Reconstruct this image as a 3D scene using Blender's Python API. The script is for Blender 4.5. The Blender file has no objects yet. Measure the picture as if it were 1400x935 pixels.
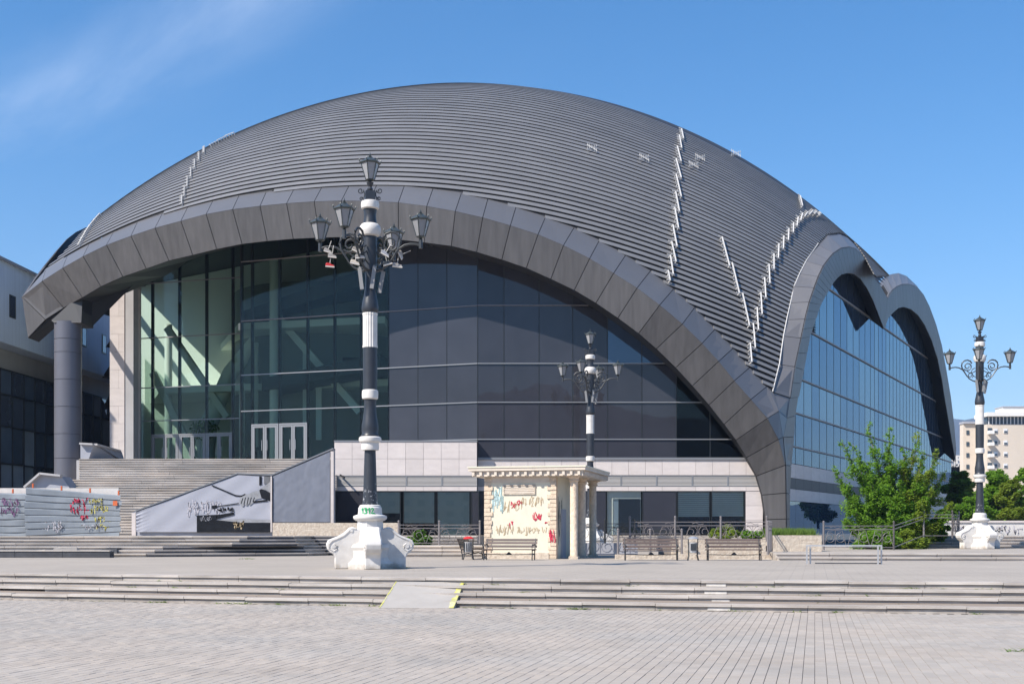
import bpy, bmesh, math, random
from mathutils import Vector, Matrix
R = math.radians
random.seed(7)
SC = bpy.context.scene
COL = SC.collection

# ---------------------------------------------------------------- camera, sky, sun, exposure
EYE = 1.78                       # metres above the lower square
FP, CX, HY = 1700.0, 700.0, 728.0  # focal length, centre and horizon of the 1400 px wide photograph
cd = bpy.data.cameras.new('camera'); cam = bpy.data.objects.new('camera', cd); COL.objects.link(cam)
cam.location = (0, 0, EYE); cam.rotation_euler = (R(90), 0, 0)
cd.sensor_width = 36.0; cd.lens = 36.0*FP/1400.0; cd.shift_y = (HY-467.5)/1400.0
cd.clip_start = 0.1; cd.clip_end = 40000
SC.camera = cam
SUN_AZ = 36.0   # degrees from -X towards the camera
SUN_EL = 45.0
sdir = Vector((-math.cos(R(SUN_AZ))*math.cos(R(SUN_EL)), -math.sin(R(SUN_AZ))*math.cos(R(SUN_EL)), math.sin(R(SUN_EL))))
W = bpy.data.worlds.new('World'); SC.world = W; W.use_nodes = True
nt = W.node_tree; nt.nodes.clear()
def wn(t, **k):
    n = nt.nodes.new(t)
    for a, b in k.items(): setattr(n, a, b)
    return n
sky = wn('ShaderNodeTexSky', sky_type='NISHITA', sun_disc=False, sun_elevation=R(SUN_EL),
         sun_rotation=math.atan2(sdir.x, sdir.y), altitude=250, air_density=1.0, dust_density=0.2, ozone_density=1.7)
bg = wn('ShaderNodeBackground'); bg.inputs[1].default_value = 0.108
out = wn('ShaderNodeOutputWorld')
# thin cirrus: streaks of stretched noise gathered along one slanting band of the sky
tc = wn('ShaderNodeTexCoord')
def dotp(v):
    n = wn('ShaderNodeVectorMath', operation='DOT_PRODUCT'); n.inputs[1].default_value = v; nt.links.new(tc.outputs['Generated'], n.inputs[0]); return n.outputs['Value']
s_, c_ = dotp((math.cos(R(30)), 0, math.sin(R(30)))), dotp((-math.sin(R(30)), 0, math.cos(R(30))))
def mth(op, a, b=0.0):
    n = wn('ShaderNodeMath', operation=op)
    for k, v in ((0, a), (1, b)):
        if hasattr(v, 'is_linked'): nt.links.new(v, n.inputs[k])
        else: n.inputs[k].default_value = v
    return n.outputs[0]
cxyz = wn('ShaderNodeCombineXYZ'); nt.links.new(mth('MULTIPLY', s_, 2.6), cxyz.inputs[0]); nt.links.new(mth('MULTIPLY', c_, 8.0), cxyz.inputs[1]); nt.links.new(dotp((0, 1.6, 0)), cxyz.inputs[2])
n1 = wn('ShaderNodeTexNoise'); n1.inputs['Scale'].default_value = 1.3; n1.inputs['Detail'].default_value = 10; n1.inputs['Roughness'].default_value = 0.6; n1.inputs['Distortion'].default_value = 0.35
nt.links.new(cxyz.outputs[0], n1.inputs[0])
r1 = wn('ShaderNodeMapRange'); r1.inputs[1].default_value = 0.42; r1.inputs[2].default_value = 0.80; r1.inputs[3].default_value = 0; r1.inputs[4].default_value = 0.38; nt.links.new(n1.outputs[0], r1.inputs[0])
r2 = wn('ShaderNodeMapRange', interpolation_type='SMOOTHSTEP'); r2.inputs[1].default_value = 0.05; r2.inputs[2].default_value = 0.0; r2.inputs[3].default_value = 0.05; r2.inputs[4].default_value = 1.0; nt.links.new(mth('ABSOLUTE', mth('SUBTRACT', c_, 0.433)), r2.inputs[0])
r3 = wn('ShaderNodeMapRange', interpolation_type='SMOOTHSTEP'); r3.inputs[1].default_value = 0.36; r3.inputs[2].default_value = -0.02; r3.inputs[3].default_value = 0.05; r3.inputs[4].default_value = 1.0; nt.links.new(s_, r3.inputs[0])
ml_ = mth('MULTIPLY', mth('MULTIPLY', r1.outputs[0], r2.outputs[0]), r3.outputs[0])
mx = wn('ShaderNodeMix', data_type='RGBA'); mx.inputs[7].default_value = (7.2, 7.8, 8.8, 1)
hs = wn('ShaderNodeHueSaturation'); hs.inputs['Saturation'].default_value = 1.42; hs.inputs['Value'].default_value = 1.0
L = nt.links.new
L(ml_, mx.inputs[0]); L(sky.outputs[0], hs.inputs['Color']); L(hs.outputs[0], mx.inputs[6]); L(mx.outputs[2], bg.inputs[0]); L(bg.outputs[0], out.inputs[0])
sl = bpy.data.lights.new('sun', 'SUN'); sl.energy = 5.0; sl.angle = R(0.53); sl.color = (1.0, 0.93, 0.84)
so = bpy.data.objects.new('sun', sl); COL.objects.link(so); so.rotation_euler = sdir.to_track_quat('Z', 'Y').to_euler()
SC.view_settings.view_transform = 'Standard'; SC.view_settings.look = 'None'; SC.view_settings.gamma = 1; SC.view_settings.exposure = 0.72
SC.render.engine = 'CYCLES'
SC.cycles.max_bounces = 8; SC.cycles.transparent_max_bounces = 16; SC.cycles.volume_bounces = 0

# ---------------------------------------------------------------- helpers
def P(px, py, D):                # a point of the photograph at distance D
    return Vector(((px-CX)/FP*D, D, EYE+(HY-py)/FP*D))
def X(px, D): return (px-CX)/FP*D
def Z(py, D): return EYE+(HY-py)/FP*D
def lerp(a, b, t): return a+(b-a)*t
def interp(x, xs, ys):
    if x <= xs[0]: return ys[0]
    for i in range(1, len(xs)):
        if x <= xs[i]:
            return lerp(ys[i-1], ys[i], (x-xs[i-1])/(xs[i]-xs[i-1]))
    return ys[-1]

MATS = {}
def mat(name, col, rough=0.6, metal=0.0, var=0.0, vscale=1.0, bump=0.0, bscale=20.0, rnd=0.0, spec=0.5, streak=0.0, stretch=(1, 1, 1), col2=None, coat=0.0, island=0.0):
    m = bpy.data.materials.new(name); m.use_nodes = True; t = m.node_tree; b = t.nodes['Principled BSDF']
    b.inputs['Roughness'].default_value = rough; b.inputs['Metallic'].default_value = metal
    b.inputs['Specular IOR Level'].default_value = spec
    if coat: b.inputs['Coat Weight'].default_value = coat; b.inputs['Coat Roughness'].default_value = 0.04
    N = t.nodes.new; K = t.links.new
    co = N('ShaderNodeTexCoord')
    cur = N('ShaderNodeRGB'); cur.outputs[0].default_value = (*col, 1); cs = cur.outputs[0]
    if var or streak or col2:
        mpp = N('ShaderNodeMapping'); mpp.inputs['Scale'].default_value = stretch; K(co.outputs['Object'], mpp.inputs[0])
    if col2:
        n = N('ShaderNodeTexNoise'); n.inputs['Scale'].default_value = vscale*0.6; n.inputs['Detail'].default_value = 8; n.inputs['Roughness'].default_value = 0.65
        K(mpp.outputs[0], n.inputs[0])
        rp = N('ShaderNodeMapRange'); rp.inputs[1].default_value = 0.42; rp.inputs[2].default_value = 0.62; K(n.outputs[0], rp.inputs[0])
        mm = N('ShaderNodeMix'); mm.data_type = 'RGBA'; K(rp.outputs[0], mm.inputs[0]); K(cs, mm.inputs[6]); mm.inputs[7].default_value = (*col2, 1); cs = mm.outputs[2]
    def mulv(cs, src, lo, hi, a=0.3, bb=0.7):
        rp = N('ShaderNodeMapRange'); rp.inputs[1].default_value = a; rp.inputs[2].default_value = bb
        rp.inputs[3].default_value = lo; rp.inputs[4].default_value = hi; K(src, rp.inputs[0])
        vm = N('ShaderNodeVectorMath'); vm.operation = 'SCALE'; K(cs, vm.inputs[0]); K(rp.outputs[0], vm.inputs[3]); return vm.outputs[0]
    if var:
        n = N('ShaderNodeTexNoise'); n.inputs['Scale'].default_value = vscale; n.inputs['Detail'].default_value = 10; n.inputs['Roughness'].default_value = 0.6
        K(mpp.outputs[0], n.inputs[0]); cs = mulv(cs, n.outputs[0], 1-var, 1+var)
    if streak:
        n = N('ShaderNodeTexNoise'); n.inputs['Scale'].default_value = 1.0; n.inputs['Detail'].default_value = 6
        m2 = N('ShaderNodeMapping'); m2.inputs['Scale'].default_value = (3.5, 3.5, 0.12); K(co.outputs['Object'], m2.inputs[0]); K(m2.outputs[0], n.inputs[0])
        cs = mulv(cs, n.outputs[0], 1-streak, 1+streak)
    if rnd:
        oi = N('ShaderNodeObjectInfo'); cs = mulv(cs, oi.outputs['Random'], 1-rnd, 1+rnd, 0, 1)
    if island:
        gi = N('ShaderNodeNewGeometry'); cs = mulv(cs, gi.outputs['Random Per Island'], 1-island, 1+island, 0, 1)
    K(cs, b.inputs['Base Color'])
    if bump:
        n = N('ShaderNodeTexNoise'); n.inputs['Scale'].default_value = bscale; n.inputs['Detail'].default_value = 6; K(co.outputs['Object'], n.inputs[0])
        bp = N('ShaderNodeBump'); bp.inputs['Strength'].default_value = bump; bp.inputs['Distance'].default_value = 0.05; K(n.outputs[0], bp.inputs['Height']); K(bp.outputs[0], b.inputs['Normal'])
    MATS[name] = m; return m

def glass(name, tint, trans, rough=0.0, ior=1.5, body=None, wob=0.0, gcol=(0.95, 0.97, 1)):
    """sheet glass: fresnel mirror over a tinted see-through (or body-coloured) sheet"""
    m = bpy.data.materials.new(name); m.use_nodes = True; t = m.node_tree; t.nodes.clear(); N = t.nodes.new; K = t.links.new
    o = N('ShaderNodeOutputMaterial'); mixs = N('ShaderNodeMixShader'); fr = N('ShaderNodeFresnel'); fr.inputs[0].default_value = ior
    g = N('ShaderNodeBsdfGlossy'); g.inputs['Roughness'].default_value = rough; g.inputs['Color'].default_value = (*gcol, 1)
    tr = N('ShaderNodeBsdfTransparent'); tr.inputs[0].default_value = (*tint, 1)
    base = tr.outputs[0]
    if body:
        d = N('ShaderNodeBsdfDiffuse'); d.inputs[0].default_value = (*body, 1)
        m2 = N('ShaderNodeMixShader'); m2.inputs[0].default_value = 1-trans; K(tr.outputs[0], m2.inputs[1]); K(d.outputs[0], m2.inputs[2]); base = m2.outputs[0]
        oi = N('ShaderNodeObjectInfo'); rp = N('ShaderNodeMapRange'); rp.inputs[3].default_value = 0.85; rp.inputs[4].default_value = 1.15; K(oi.outputs['Random'], rp.inputs[0])
        c = N('ShaderNodeTexCoord'); nz = N('ShaderNodeTexNoise'); nz.inputs['Scale'].default_value = 0.6; nz.inputs['Detail'].default_value = 5; K(c.outputs['Object'], nz.inputs[0])
        r4 = N('ShaderNodeMapRange'); r4.inputs[1].default_value = .3; r4.inputs[2].default_value = .7; r4.inputs[3].default_value = .9; r4.inputs[4].default_value = 1.1; K(nz.outputs[0], r4.inputs[0])
        mu = N('ShaderNodeMath'); mu.operation = 'MULTIPLY'; K(rp.outputs[0], mu.inputs[0]); K(r4.outputs[0], mu.inputs[1])
        vm = N('ShaderNodeVectorMath'); vm.operation = 'SCALE'; vm.inputs[0].default_value = body; K(mu.outputs[0], vm.inputs[3]); K(vm.outputs[0], d.inputs[0])
    if wob:
        c = N('ShaderNodeTexCoord'); nz = N('ShaderNodeTexNoise'); nz.inputs['Scale'].default_value = 0.35; K(c.outputs['Object'], nz.inputs[0])
        bp = N('ShaderNodeBump'); bp.inputs['Strength'].default_value = wob; bp.inputs['Distance'].default_value = 0.1; K(nz.outputs[0], bp.inputs['Height']); K(bp.outputs[0], g.inputs['Normal'])
    K(fr.outputs[0], mixs.inputs[0]); K(base, mixs.inputs[1]); K(g.outputs[0], mixs.inputs[2]); K(mixs.outputs[0], o.inputs[0])
    MATS[name] = m; return m

M = MATS
mat('fascia', (0.098, 0.093, 0.092), 0.42, 0.1, 0.05, 0.5, rnd=0.06, streak=0.16)
mat('band', (0.145, 0.143, 0.148), 0.38, 0.15, 0.04, 0.5, rnd=0.05)  # paler than fascia: the arch's sunlit top slope is put into the colour
mat('slat', (0.225, 0.219, 0.214), 0.38, 0.25, 0.09, 0.35, rnd=0.07)
mat('dark', (0.012, 0.012, 0.014), 0.8)
mat('under', (0.02, 0.02, 0.024), 0.7)
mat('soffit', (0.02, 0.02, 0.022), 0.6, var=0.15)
mat('column', (0.13, 0.13, 0.15), 0.38, 0.2, 0.04, 0.8)
mat('stone', (0.60, 0.54, 0.51), 0.55, 0, 0.07, 1.2, bump=0.02, rnd=0.05, stretch=(1, 1, 2.5))
mat('louver', (0.42, 0.40, 0.38), 0.6)
mat('alu', (0.25, 0.255, 0.265), 0.35, 0.3)
mat('mullion', (0.015, 0.018, 0.02), 0.4)
mat('white_metal', (0.56, 0.55, 0.53), 0.5)
mat('plaza', (0.38, 0.335, 0.285), 0.8, 0, 0.09, 0.35, bump=0.05, bscale=30)
mat('paver', (0.385, 0.335, 0.285), 0.8, 0, 0.10, 0.45, bump=0.08, bscale=40, island=0.07, col2=(0.35, 0.32, 0.285))
mat('joint', (0.22, 0.185, 0.16), 0.95)
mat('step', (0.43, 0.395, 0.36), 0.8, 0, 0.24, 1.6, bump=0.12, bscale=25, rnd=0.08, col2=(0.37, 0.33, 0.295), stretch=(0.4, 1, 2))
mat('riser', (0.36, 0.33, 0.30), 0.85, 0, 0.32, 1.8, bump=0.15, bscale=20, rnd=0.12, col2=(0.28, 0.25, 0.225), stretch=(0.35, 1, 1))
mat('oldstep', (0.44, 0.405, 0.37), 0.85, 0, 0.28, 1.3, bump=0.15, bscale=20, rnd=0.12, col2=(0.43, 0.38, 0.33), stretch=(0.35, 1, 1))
mat('blackstone', (0.05, 0.052, 0.06), 0.7, 0, 0.3, 2.0, rnd=0.1)
mat('rough_stone', (0.56, 0.49, 0.40), 0.9, 0, 0.18, 9, bump=0.6, bscale=14, col2=(0.46, 0.38, 0.30))
mat('lamp_dark', (0.03, 0.034, 0.042), 0.4, 0.0, 0.15, 6)
mat('lamp_white', (0.64, 0.61, 0.57), 0.6, 0, 0.10, 4, bump=0.08)
mat('pedestal', (0.60, 0.57, 0.53), 0.7, 0, 0.10, 2.5, bump=0.15, bscale=10, col2=(.66, .64, .61))
mat('iron', (0.05, 0.055, 0.06), 0.45, 0.3)
mat('lantern_metal', (0.06, 0.072, 0.072), 0.4, 0.3, 0.2, 20)
glass('lantern_glass', (0.6, 0.6, 0.6), 0.35, 0.25, 1.45, body=(0.42, 0.42, 0.43))
mat('concrete', (0.42, 0.41, 0.41), 0.85, 0, 0.1, 0.5, bump=0.05)
mat('theatre_white', (0.62, 0.70, 0.82), 0.8, 0, 0.06, 0.3, streak=0.06)
mat('parapet', (0.34, 0.35, 0.39), 0.75, 0, 0.08, 1.5)
mat('poster', (0.35, 0.36, 0.41), 0.6, 0, 0.03, 1)
mat('grey_poster', (0.17, 0.185, 0.225), 0.6, 0, 0.10, 1.6, bump=0.2, bscale=1.5)
mat('tin', (0.24, 0.265, 0.29), 0.5, 0.2, 0.16, 0.9, rnd=.08)
mat('cream', (0.68, 0.63, 0.50), 0.8, 0, 0.06, 2.5, bump=0.08)
mat('quoin', (0.60, 0.48, 0.36), 0.9, 0, 0.2, 8, bump=0.5, bscale=15, island=0.1)
mat('kiosk_trim', (0.62, 0.54, 0.45), 0.8, 0, 0.1, 3)
mat('wood', (0.10, 0.07, 0.06), 0.6, 0, 0.15, 5, rnd=0.15, stretch=(0.3, 1, 1))
mat('cast_iron', (0.02, 0.022, 0.025), 0.5)
mat('rail', (0.22, 0.20, 0.20), 0.5, 0.3, 0.1, 4)
mat('steel', (0.6, 0.6, 0.6), 0.35, 0.6)
mat('red', (0.6, 0.03, 0.03), 0.5)
mat('ink_red', (0.62, 0.03, 0.08), 0.7); mat('ink_yellow', (0.62, 0.55, 0.12), 0.7); mat('ink_purple', (0.20, 0.08, 0.20), 0.7)
mat('ink_green', (0.02, 0.35, 0.12), 0.7); mat('ink_black', (0.02, 0.02, 0.02), 0.7); mat('ink_brown', (0.52, 0.40, 0.24), 0.7)
mat('ink_blue', (0.50, 0.66, 0.66), 0.7); mat('ink_orange', (0.6, 0.13, 0.04), 0.7); mat('ink_pale', (0.50, 0.48, 0.52), 0.7)
mat('yellow_paint', (0.50, 0.48, 0.10), 0.7, 0, 0.25, 5, col2=(.5,.48,.3))
mat('ramp', (0.36, 0.335, 0.305), 0.8, 0, 0.08, 1.5)
mat('leaf', (0.135, 0.24, 0.028), 0.55, island=0.45, spec=0.3)
mat('leaf2', (0.08, 0.165, 0.022), 0.6, island=0.5, spec=0.3)
mat('leaf3', (0.16, 0.22, 0.035), 0.6, island=0.35, spec=0.3)
mat('grass', (0.12, 0.19, 0.03), 0.7, island=0.4)
mat('bark', (0.16, 0.12, 0.09), 0.9, 0, 0.2, 5)
mat('blockpink', (0.60, 0.52, 0.43), 0.85, 0, 0.05, 0.2)
mat('blockwhite', (0.72, 0.70, 0.66), 0.8)
mat('window_dark', (0.05, 0.07, 0.09), 0.2)
mat('window_frame', (0.7, 0.7, 0.7), 0.5)
mat('hill', (0.045, 0.05, 0.04), 1.0, 0, 0.3, 0.002)
mat('blind', (0.24, 0.29, 0.27), 0.6, 0.0, 0.05, 1)
mat('blindlight', (0.5, 0.53, 0.48), 0.5, 0, 0.05, 1)
mat('interior_white', (0.78, 0.82, 0.76), 0.7); mat('interior_floor', (0.2, 0.2, 0.2), 0.5); mat('interior_dark', (0.06, 0.065, 0.07), 0.7)
glass('clear', (0.72, 0.80, 0.765), 1.0, 0.0, 1.3, wob=0.02)
glass('shop_clear', (0.97, 0.985, 0.98), 1.0, 0.0, 1.4, wob=0.02)
glass('spandrel', (0, 0, 0), 0.0, 0.0, 1.5, body=(0.036, 0.037, 0.046), wob=0.08)
glass('side_a', (0, 0, 0), 0.0, 0.0, 2.9, body=(0.03, 0.05, 0.08), wob=0.05, gcol=(.74, .90, 1))
glass('side_b', (0, 0, 0), 0.0, 0.0, 1.9, body=(0.03, 0.045, 0.075), wob=0.05, gcol=(.66, .84, 1))
glass('theatre_glass', (0, 0, 0), 0.0, 0.0, 2.3, body=(0.08, 0.10, 0.14), wob=1.0)

def leafy(name, c):
    m = M[name]; t = m.node_tree; b = t.nodes['Principled BSDF']; o = t.nodes['Material Output']
    tr = t.nodes.new('ShaderNodeBsdfTranslucent'); tr.inputs[0].default_value = (*c, 1); mx_ = t.nodes.new('ShaderNodeMixShader'); mx_.inputs[0].default_value = .45
    t.links.new(b.outputs[0], mx_.inputs[1]); t.links.new(tr.outputs[0], mx_.inputs[2]); t.links.new(mx_.outputs[0], o.inputs[0])
leafy('leaf', (.26, .50, .05)); leafy('leaf2', (.15, .32, .03)); leafy('leaf3', (.38, .50, .06))
def dirty(name, h, col, sc=4.0):
    m = M[name]; t = m.node_tree; b = t.nodes['Principled BSDF']; src = b.inputs['Base Color'].links[0].from_socket; N = t.nodes.new; K = t.links.new
    co = N('ShaderNodeTexCoord'); sx_ = N('ShaderNodeSeparateXYZ'); K(co.outputs['Object'], sx_.inputs[0]); nz = N('ShaderNodeTexNoise'); nz.inputs['Scale'].default_value = sc; nz.inputs['Detail'].default_value = 8; K(co.outputs['Object'], nz.inputs[0])
    ma = N('ShaderNodeMath'); ma.operation = 'MULTIPLY_ADD'; K(nz.outputs[0], ma.inputs[0]); ma.inputs[1].default_value = -h*2.4; K(sx_.outputs[2], ma.inputs[2])
    rp = N('ShaderNodeMapRange'); rp.inputs[1].default_value = -h*.55; rp.inputs[2].default_value = -h*1.35; rp.inputs[3].default_value = 0; rp.inputs[4].default_value = .8; K(ma.outputs[0], rp.inputs[0])
    mm = N('ShaderNodeMix'); mm.data_type = 'RGBA'; K(rp.outputs[0], mm.inputs[0]); K(src, mm.inputs[6]); mm.inputs[7].default_value = (*col, 1); K(mm.outputs[2], b.inputs['Base Color'])
dirty('pedestal', .35, (.33, .28, .22)); dirty('cream', .4, (.45, .38, .27)); dirty('quoin', .4, (.35, .28, .2)); leafy('grass', (.22, .36, .05))

def specks(name, z0):
    m = M[name]; t = m.node_tree; b = t.nodes['Principled BSDF']; src = b.inputs['Base Color'].links[0].from_socket; N = t.nodes.new; K = t.links.new
    co = N('ShaderNodeTexCoord'); sx_ = N('ShaderNodeSeparateXYZ'); K(co.outputs['Object'], sx_.inputs[0]); nz = N('ShaderNodeTexNoise'); nz.inputs['Scale'].default_value = 9; nz.inputs['Detail'].default_value = 9; nz.inputs['Roughness'].default_value = .7; K(co.outputs['Object'], nz.inputs[0])
    ma = N('ShaderNodeMath'); ma.operation = 'MULTIPLY_ADD'; K(sx_.outputs[2], ma.inputs[0]); ma.inputs[1].default_value = -.16; K(nz.outputs[0], ma.inputs[2])
    rp = N('ShaderNodeMapRange'); rp.inputs[1].default_value = .56-.16*z0; rp.inputs[2].default_value = .60-.16*z0; rp.inputs[3].default_value = 0; rp.inputs[4].default_value = .85; K(ma.outputs[0], rp.inputs[0])
    mm = N('ShaderNodeMix'); mm.data_type = 'RGBA'; K(rp.outputs[0], mm.inputs[0]); K(src, mm.inputs[6]); mm.inputs[7].default_value = (.45, .45, .47, 1); K(mm.outputs[2], b.inputs['Base Color'])
specks('lamp_dark', 2.2)

class MB:
    """collects shapes and links them as ONE mesh object"""
    def __init__(s): s.v = []; s.f = []; s.m = []; s.cur = 0; s.sm = []
    def add(s, vs, fs, smooth=False):
        o = len(s.v); s.v += [tuple(v) for v in vs]
        for f in fs: s.f.append(tuple(i+o for i in f)); s.m.append(s.cur); s.sm.append(smooth)
        return s
    def box(s, a, b):
        x0, y0, z0 = a; x1, y1, z1 = b
        return s.hexa([(x0, y0, z0), (x1, y0, z0), (x1, y1, z0), (x0, y1, z0), (x0, y0, z1), (x1, y0, z1), (x1, y1, z1), (x0, y1, z1)])
    def hexa(s, v):
        return s.add(v, [(0, 3, 2, 1), (4, 5, 6, 7), (0, 1, 5, 4), (1, 2, 6, 5), (2, 3, 7, 6), (3, 0, 4, 7)])
    def slab(s, q, t, gap=0.0):
        """quad or polygon plate: corners q seen counter-clockwise from outside, thickness t inwards"""
        q = [Vector(p) for p in q]; n = (q[2]-q[0]).cross(q[3]-q[1] if len(q) > 3 else q[1]-q[0])
        if len(q) == 3: n = (q[1]-q[0]).cross(q[2]-q[0])
        n.normalize()
        if gap:
            c = sum(q, Vector())/len(q); nq = []
            for i, p in enumerate(q):
                e1 = (q[(i+1) % len(q)]-p); e0 = (q[i-1]-p)
                if e1.length < 1e-4 or e0.length < 1e-4: nq.append(p); continue
                nq.append(p+(e1.normalized()+e0.normalized())*gap)
            q = nq
        k = len(q); vs = q+[p-n*t for p in q]
        return s.add(vs, [tuple(range(k)), tuple(range(2*k-1, k-1, -1))]+[(i, i+k, (i+1) % k+k, (i+1) % k) for i in range(k)])
    def prism(s, pts, ax0, ax1):
        """polygon pts (3D) extruded by vector from offset ax0 to ax1"""
        a = [Vector(p)+Vector(ax0) for p in pts]; b = [Vector(p)+Vector(ax1) for p in pts]; k = len(a)
        return s.add(a+b, [tuple(range(k)), tuple(range(2*k-1, k-1, -1))]+[(i, i+k, (i+1) % k+k, (i+1) % k) for i in range(k)])
    def lathe(s, prof, n=16, c=(0, 0, 0), flute=0.0, rot=0.0):
        vs = []; fs = []
        for (r, z) in prof:
            for i in range(n):
                a = 2*math.pi*i/n+rot; rr = r*(1-flute*(i % 2)); vs.append((c[0]+rr*math.cos(a), c[1]+rr*math.sin(a), c[2]+z))
        for j in range(len(prof)-1):
            for i in range(n): fs.append((j*n+i, j*n+(i+1) % n, (j+1)*n+(i+1) % n, (j+1)*n+i))
        fs.append(tuple(range(n-1, -1, -1))); fs.append(tuple(range((len(prof)-1)*n, len(prof)*n)))
        return s.add(vs, fs, smooth=(n >= 10 and not flute))
    def tube(s, path, r, n=6):
        path = [Vector(p) for p in path]; vs = []; fs = []; up = Vector((0.03, 0.05, 1)).normalized()
        for i, p in enumerate(path):
            d = (path[min(i+1, len(path)-1)]-path[max(i-1, 0)]).normalized()
            a = d.cross(up)
            if a.length < 0.05: a = d.cross(Vector((1, 0, 0)))
            a.normalize(); b = d.cross(a)
            rr = r[i] if isinstance(r, (list, tuple)) else r
            for k in range(n):
                t = 2*math.pi*k/n; vs.append(p+(a*math.cos(t)+b*math.sin(t))*rr)
        for i in range(len(path)-1):
            for k in range(n): fs.append((i*n+k, i*n+(k+1) % n, (i+1)*n+(k+1) % n, (i+1)*n+k))
        fs.append(tuple(range(n-1, -1, -1))); fs.append(tuple(range((len(path)-1)*n, len(path)*n)))
        return s.add(vs, fs, smooth=n > 5)
    def bar(s, a, b, w, h=None):
        a = Vector(a); b = Vector(b); h = h or w; d = (b-a).normalized(); up = Vector((0, 0, 1))
        if abs(d.z) > 0.95: up = Vector((0, 1, 0))
        x = d.cross(up).normalized()*w/2; y = x.cross(d).normalized()*h/2
        return s.hexa([a-x-y, a+x-y, b+x-y, b-x-y, a-x+y, a+x+y, b+x+y, b-x+y])
    def build(s, name, mats, parent=None, loc=None, recalc=True, local=False):
        """verts are world coordinates unless local; a child's verts are made relative to its parent chain"""
        if not isinstance(mats, (list, tuple)): mats = [mats]
        me = bpy.data.meshes.new(name); off = Vector((0, 0, 0))
        if not local:
            off = Vector(loc) if loc is not None else Vector((0, 0, 0))
            if parent is not None: off = Vector((0, 0, 0)); q = parent
            while parent is not None and q is not None: off = off+q.location; q = q.parent
        me.from_pydata([(v[0]-off.x, v[1]-off.y, v[2]-off.z) for v in s.v], [], s.f)
        me.polygons.foreach_set('material_index', s.m); me.polygons.foreach_set('use_smooth', s.sm)
        for m_ in mats: me.materials.append(M[m_])
        if recalc:
            bm = bmesh.new(); bm.from_mesh(me); bmesh.ops.recalc_face_normals(bm, faces=bm.faces); bm.to_mesh(me); bm.free()
        if any(s.sm): me.set_sharp_from_angle(angle=R(38))
        o = bpy.data.objects.new(name, me); COL.objects.link(o)
        if parent is not None: o.parent = parent
        elif loc is not None: o.location = loc
        return o
def tag(o, label=None, cat=None, group=None, kind=None):
    if label: o['label'] = label
    if cat: o['category'] = cat
    if group: o['group'] = group
    if kind: o['kind'] = kind
    return o
def thing(name, loc, label, cat, group=None, rz=0.0):
    o = bpy.data.objects.new(name, None); COL.objects.link(o); o.location = loc; o.rotation_euler = (0, 0, rz); o.empty_display_size = 0.3
    return tag(o, label, cat, group)
def copy_tree(o, parent=None):
    c = o.copy(); COL.objects.link(c); c.parent = parent
    for ch in o.children: copy_tree(ch, c)
    return c
def stroke(mb, pts, w):
    """flat pen stroke (ribbon) through 3D points lying in the XZ plane of the caller"""
    for a, b in zip(pts, pts[1:]):
        a = Vector(a); b = Vector(b); d = b-a
        if d.length < 1e-5: continue
        d.normalize(); n = Vector((-d.z, 0, d.x))*w/2
        mb.add([a-n-d*w*.3, b-n+d*w*.3, b+n+d*w*.3, a+n-d*w*.3], [(0, 1, 2, 3)])
def scribble(mb, x0, z0, x1, z1, y, w, n=6, rg=None, amp=1.0):
    """a row of n hand-sprayed looping letters between two corners on the plane y"""
    rg = rg or random; dx = (x1-x0)/n
    for i in range(n):
        cx_ = x0+dx*(i+.5); pts = []
        k = rg.randint(4, 7)
        for j in range(k): pts.append((cx_+rg.uniform(-.5, .5)*dx*1.1*amp, y, rg.uniform(z0, z1)))
        cu = []
        for a, b in zip(pts, pts[1:]):
            for t in (0, .5): 
                p = Vector(a).lerp(Vector(b), t)
                if t: p += Vector((rg.uniform(-.15, .15)*dx, 0, rg.uniform(-.1, .1)*(z1-z0)))
                cu.append(p)
        cu.append(Vector(pts[-1])); stroke(mb, cu, w)
# ---------------------------------------------------------------- ground, lower square, steps
ZU = 0.66                                       # upper square
def arc(x): x = max(-60, min(45, x)); return 29.3-.2435*x+.00327*x*x
mb = MB(); mb.add([(-6000, -6000, -.05), (6000, -6000, -.05), (6000, 6000, -.05), (-6000, 6000, -.05)], [(0, 1, 2, 3)])
tag(mb.build('ground', 'plaza'), kind='structure')
# lower square: bedding + individual pavers laid along the direction of the kiosk's side
VA = math.atan2(414, 1700); ux = Vector((math.cos(VA), -math.sin(VA), 0)); uy = Vector((math.sin(VA), math.cos(VA), 0))
mb = MB(); vs = []
xs = [-60+i*3 for i in range(36)]
for x in xs: vs += [(x, -20, -.012), (x, arc(x)+.3, -.012)]
mb.add(vs, [(2*i, 2*i+2, 2*i+3, 2*i+1) for i in range(len(xs)-1)])
sq = tag(mb.build('lower_square', 'joint'), kind='structure')
pw, pl, g = .148, .30, .0045
cells = []
rg = random.Random(3)
for i in range(-190, 150):
    x0 = i*pw; off = (pl/2 if i % 2 else 0)
    for j in range(30, 125):
        y0 = j*pl+off; c = ux*(x0+pw/2)+uy*(y0+pl/2)
        if c.y < 12.4 or c.y > arc(c.x)+.02 or abs(c.x) > c.y*.43+5.5: continue
        cells.append((c, i, j))
cells.sort(key=lambda t: (t[0].y if abs(t[0].x) < t[0].y*.42 and t[0].y > 14.3 else 999+t[0].y))
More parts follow.
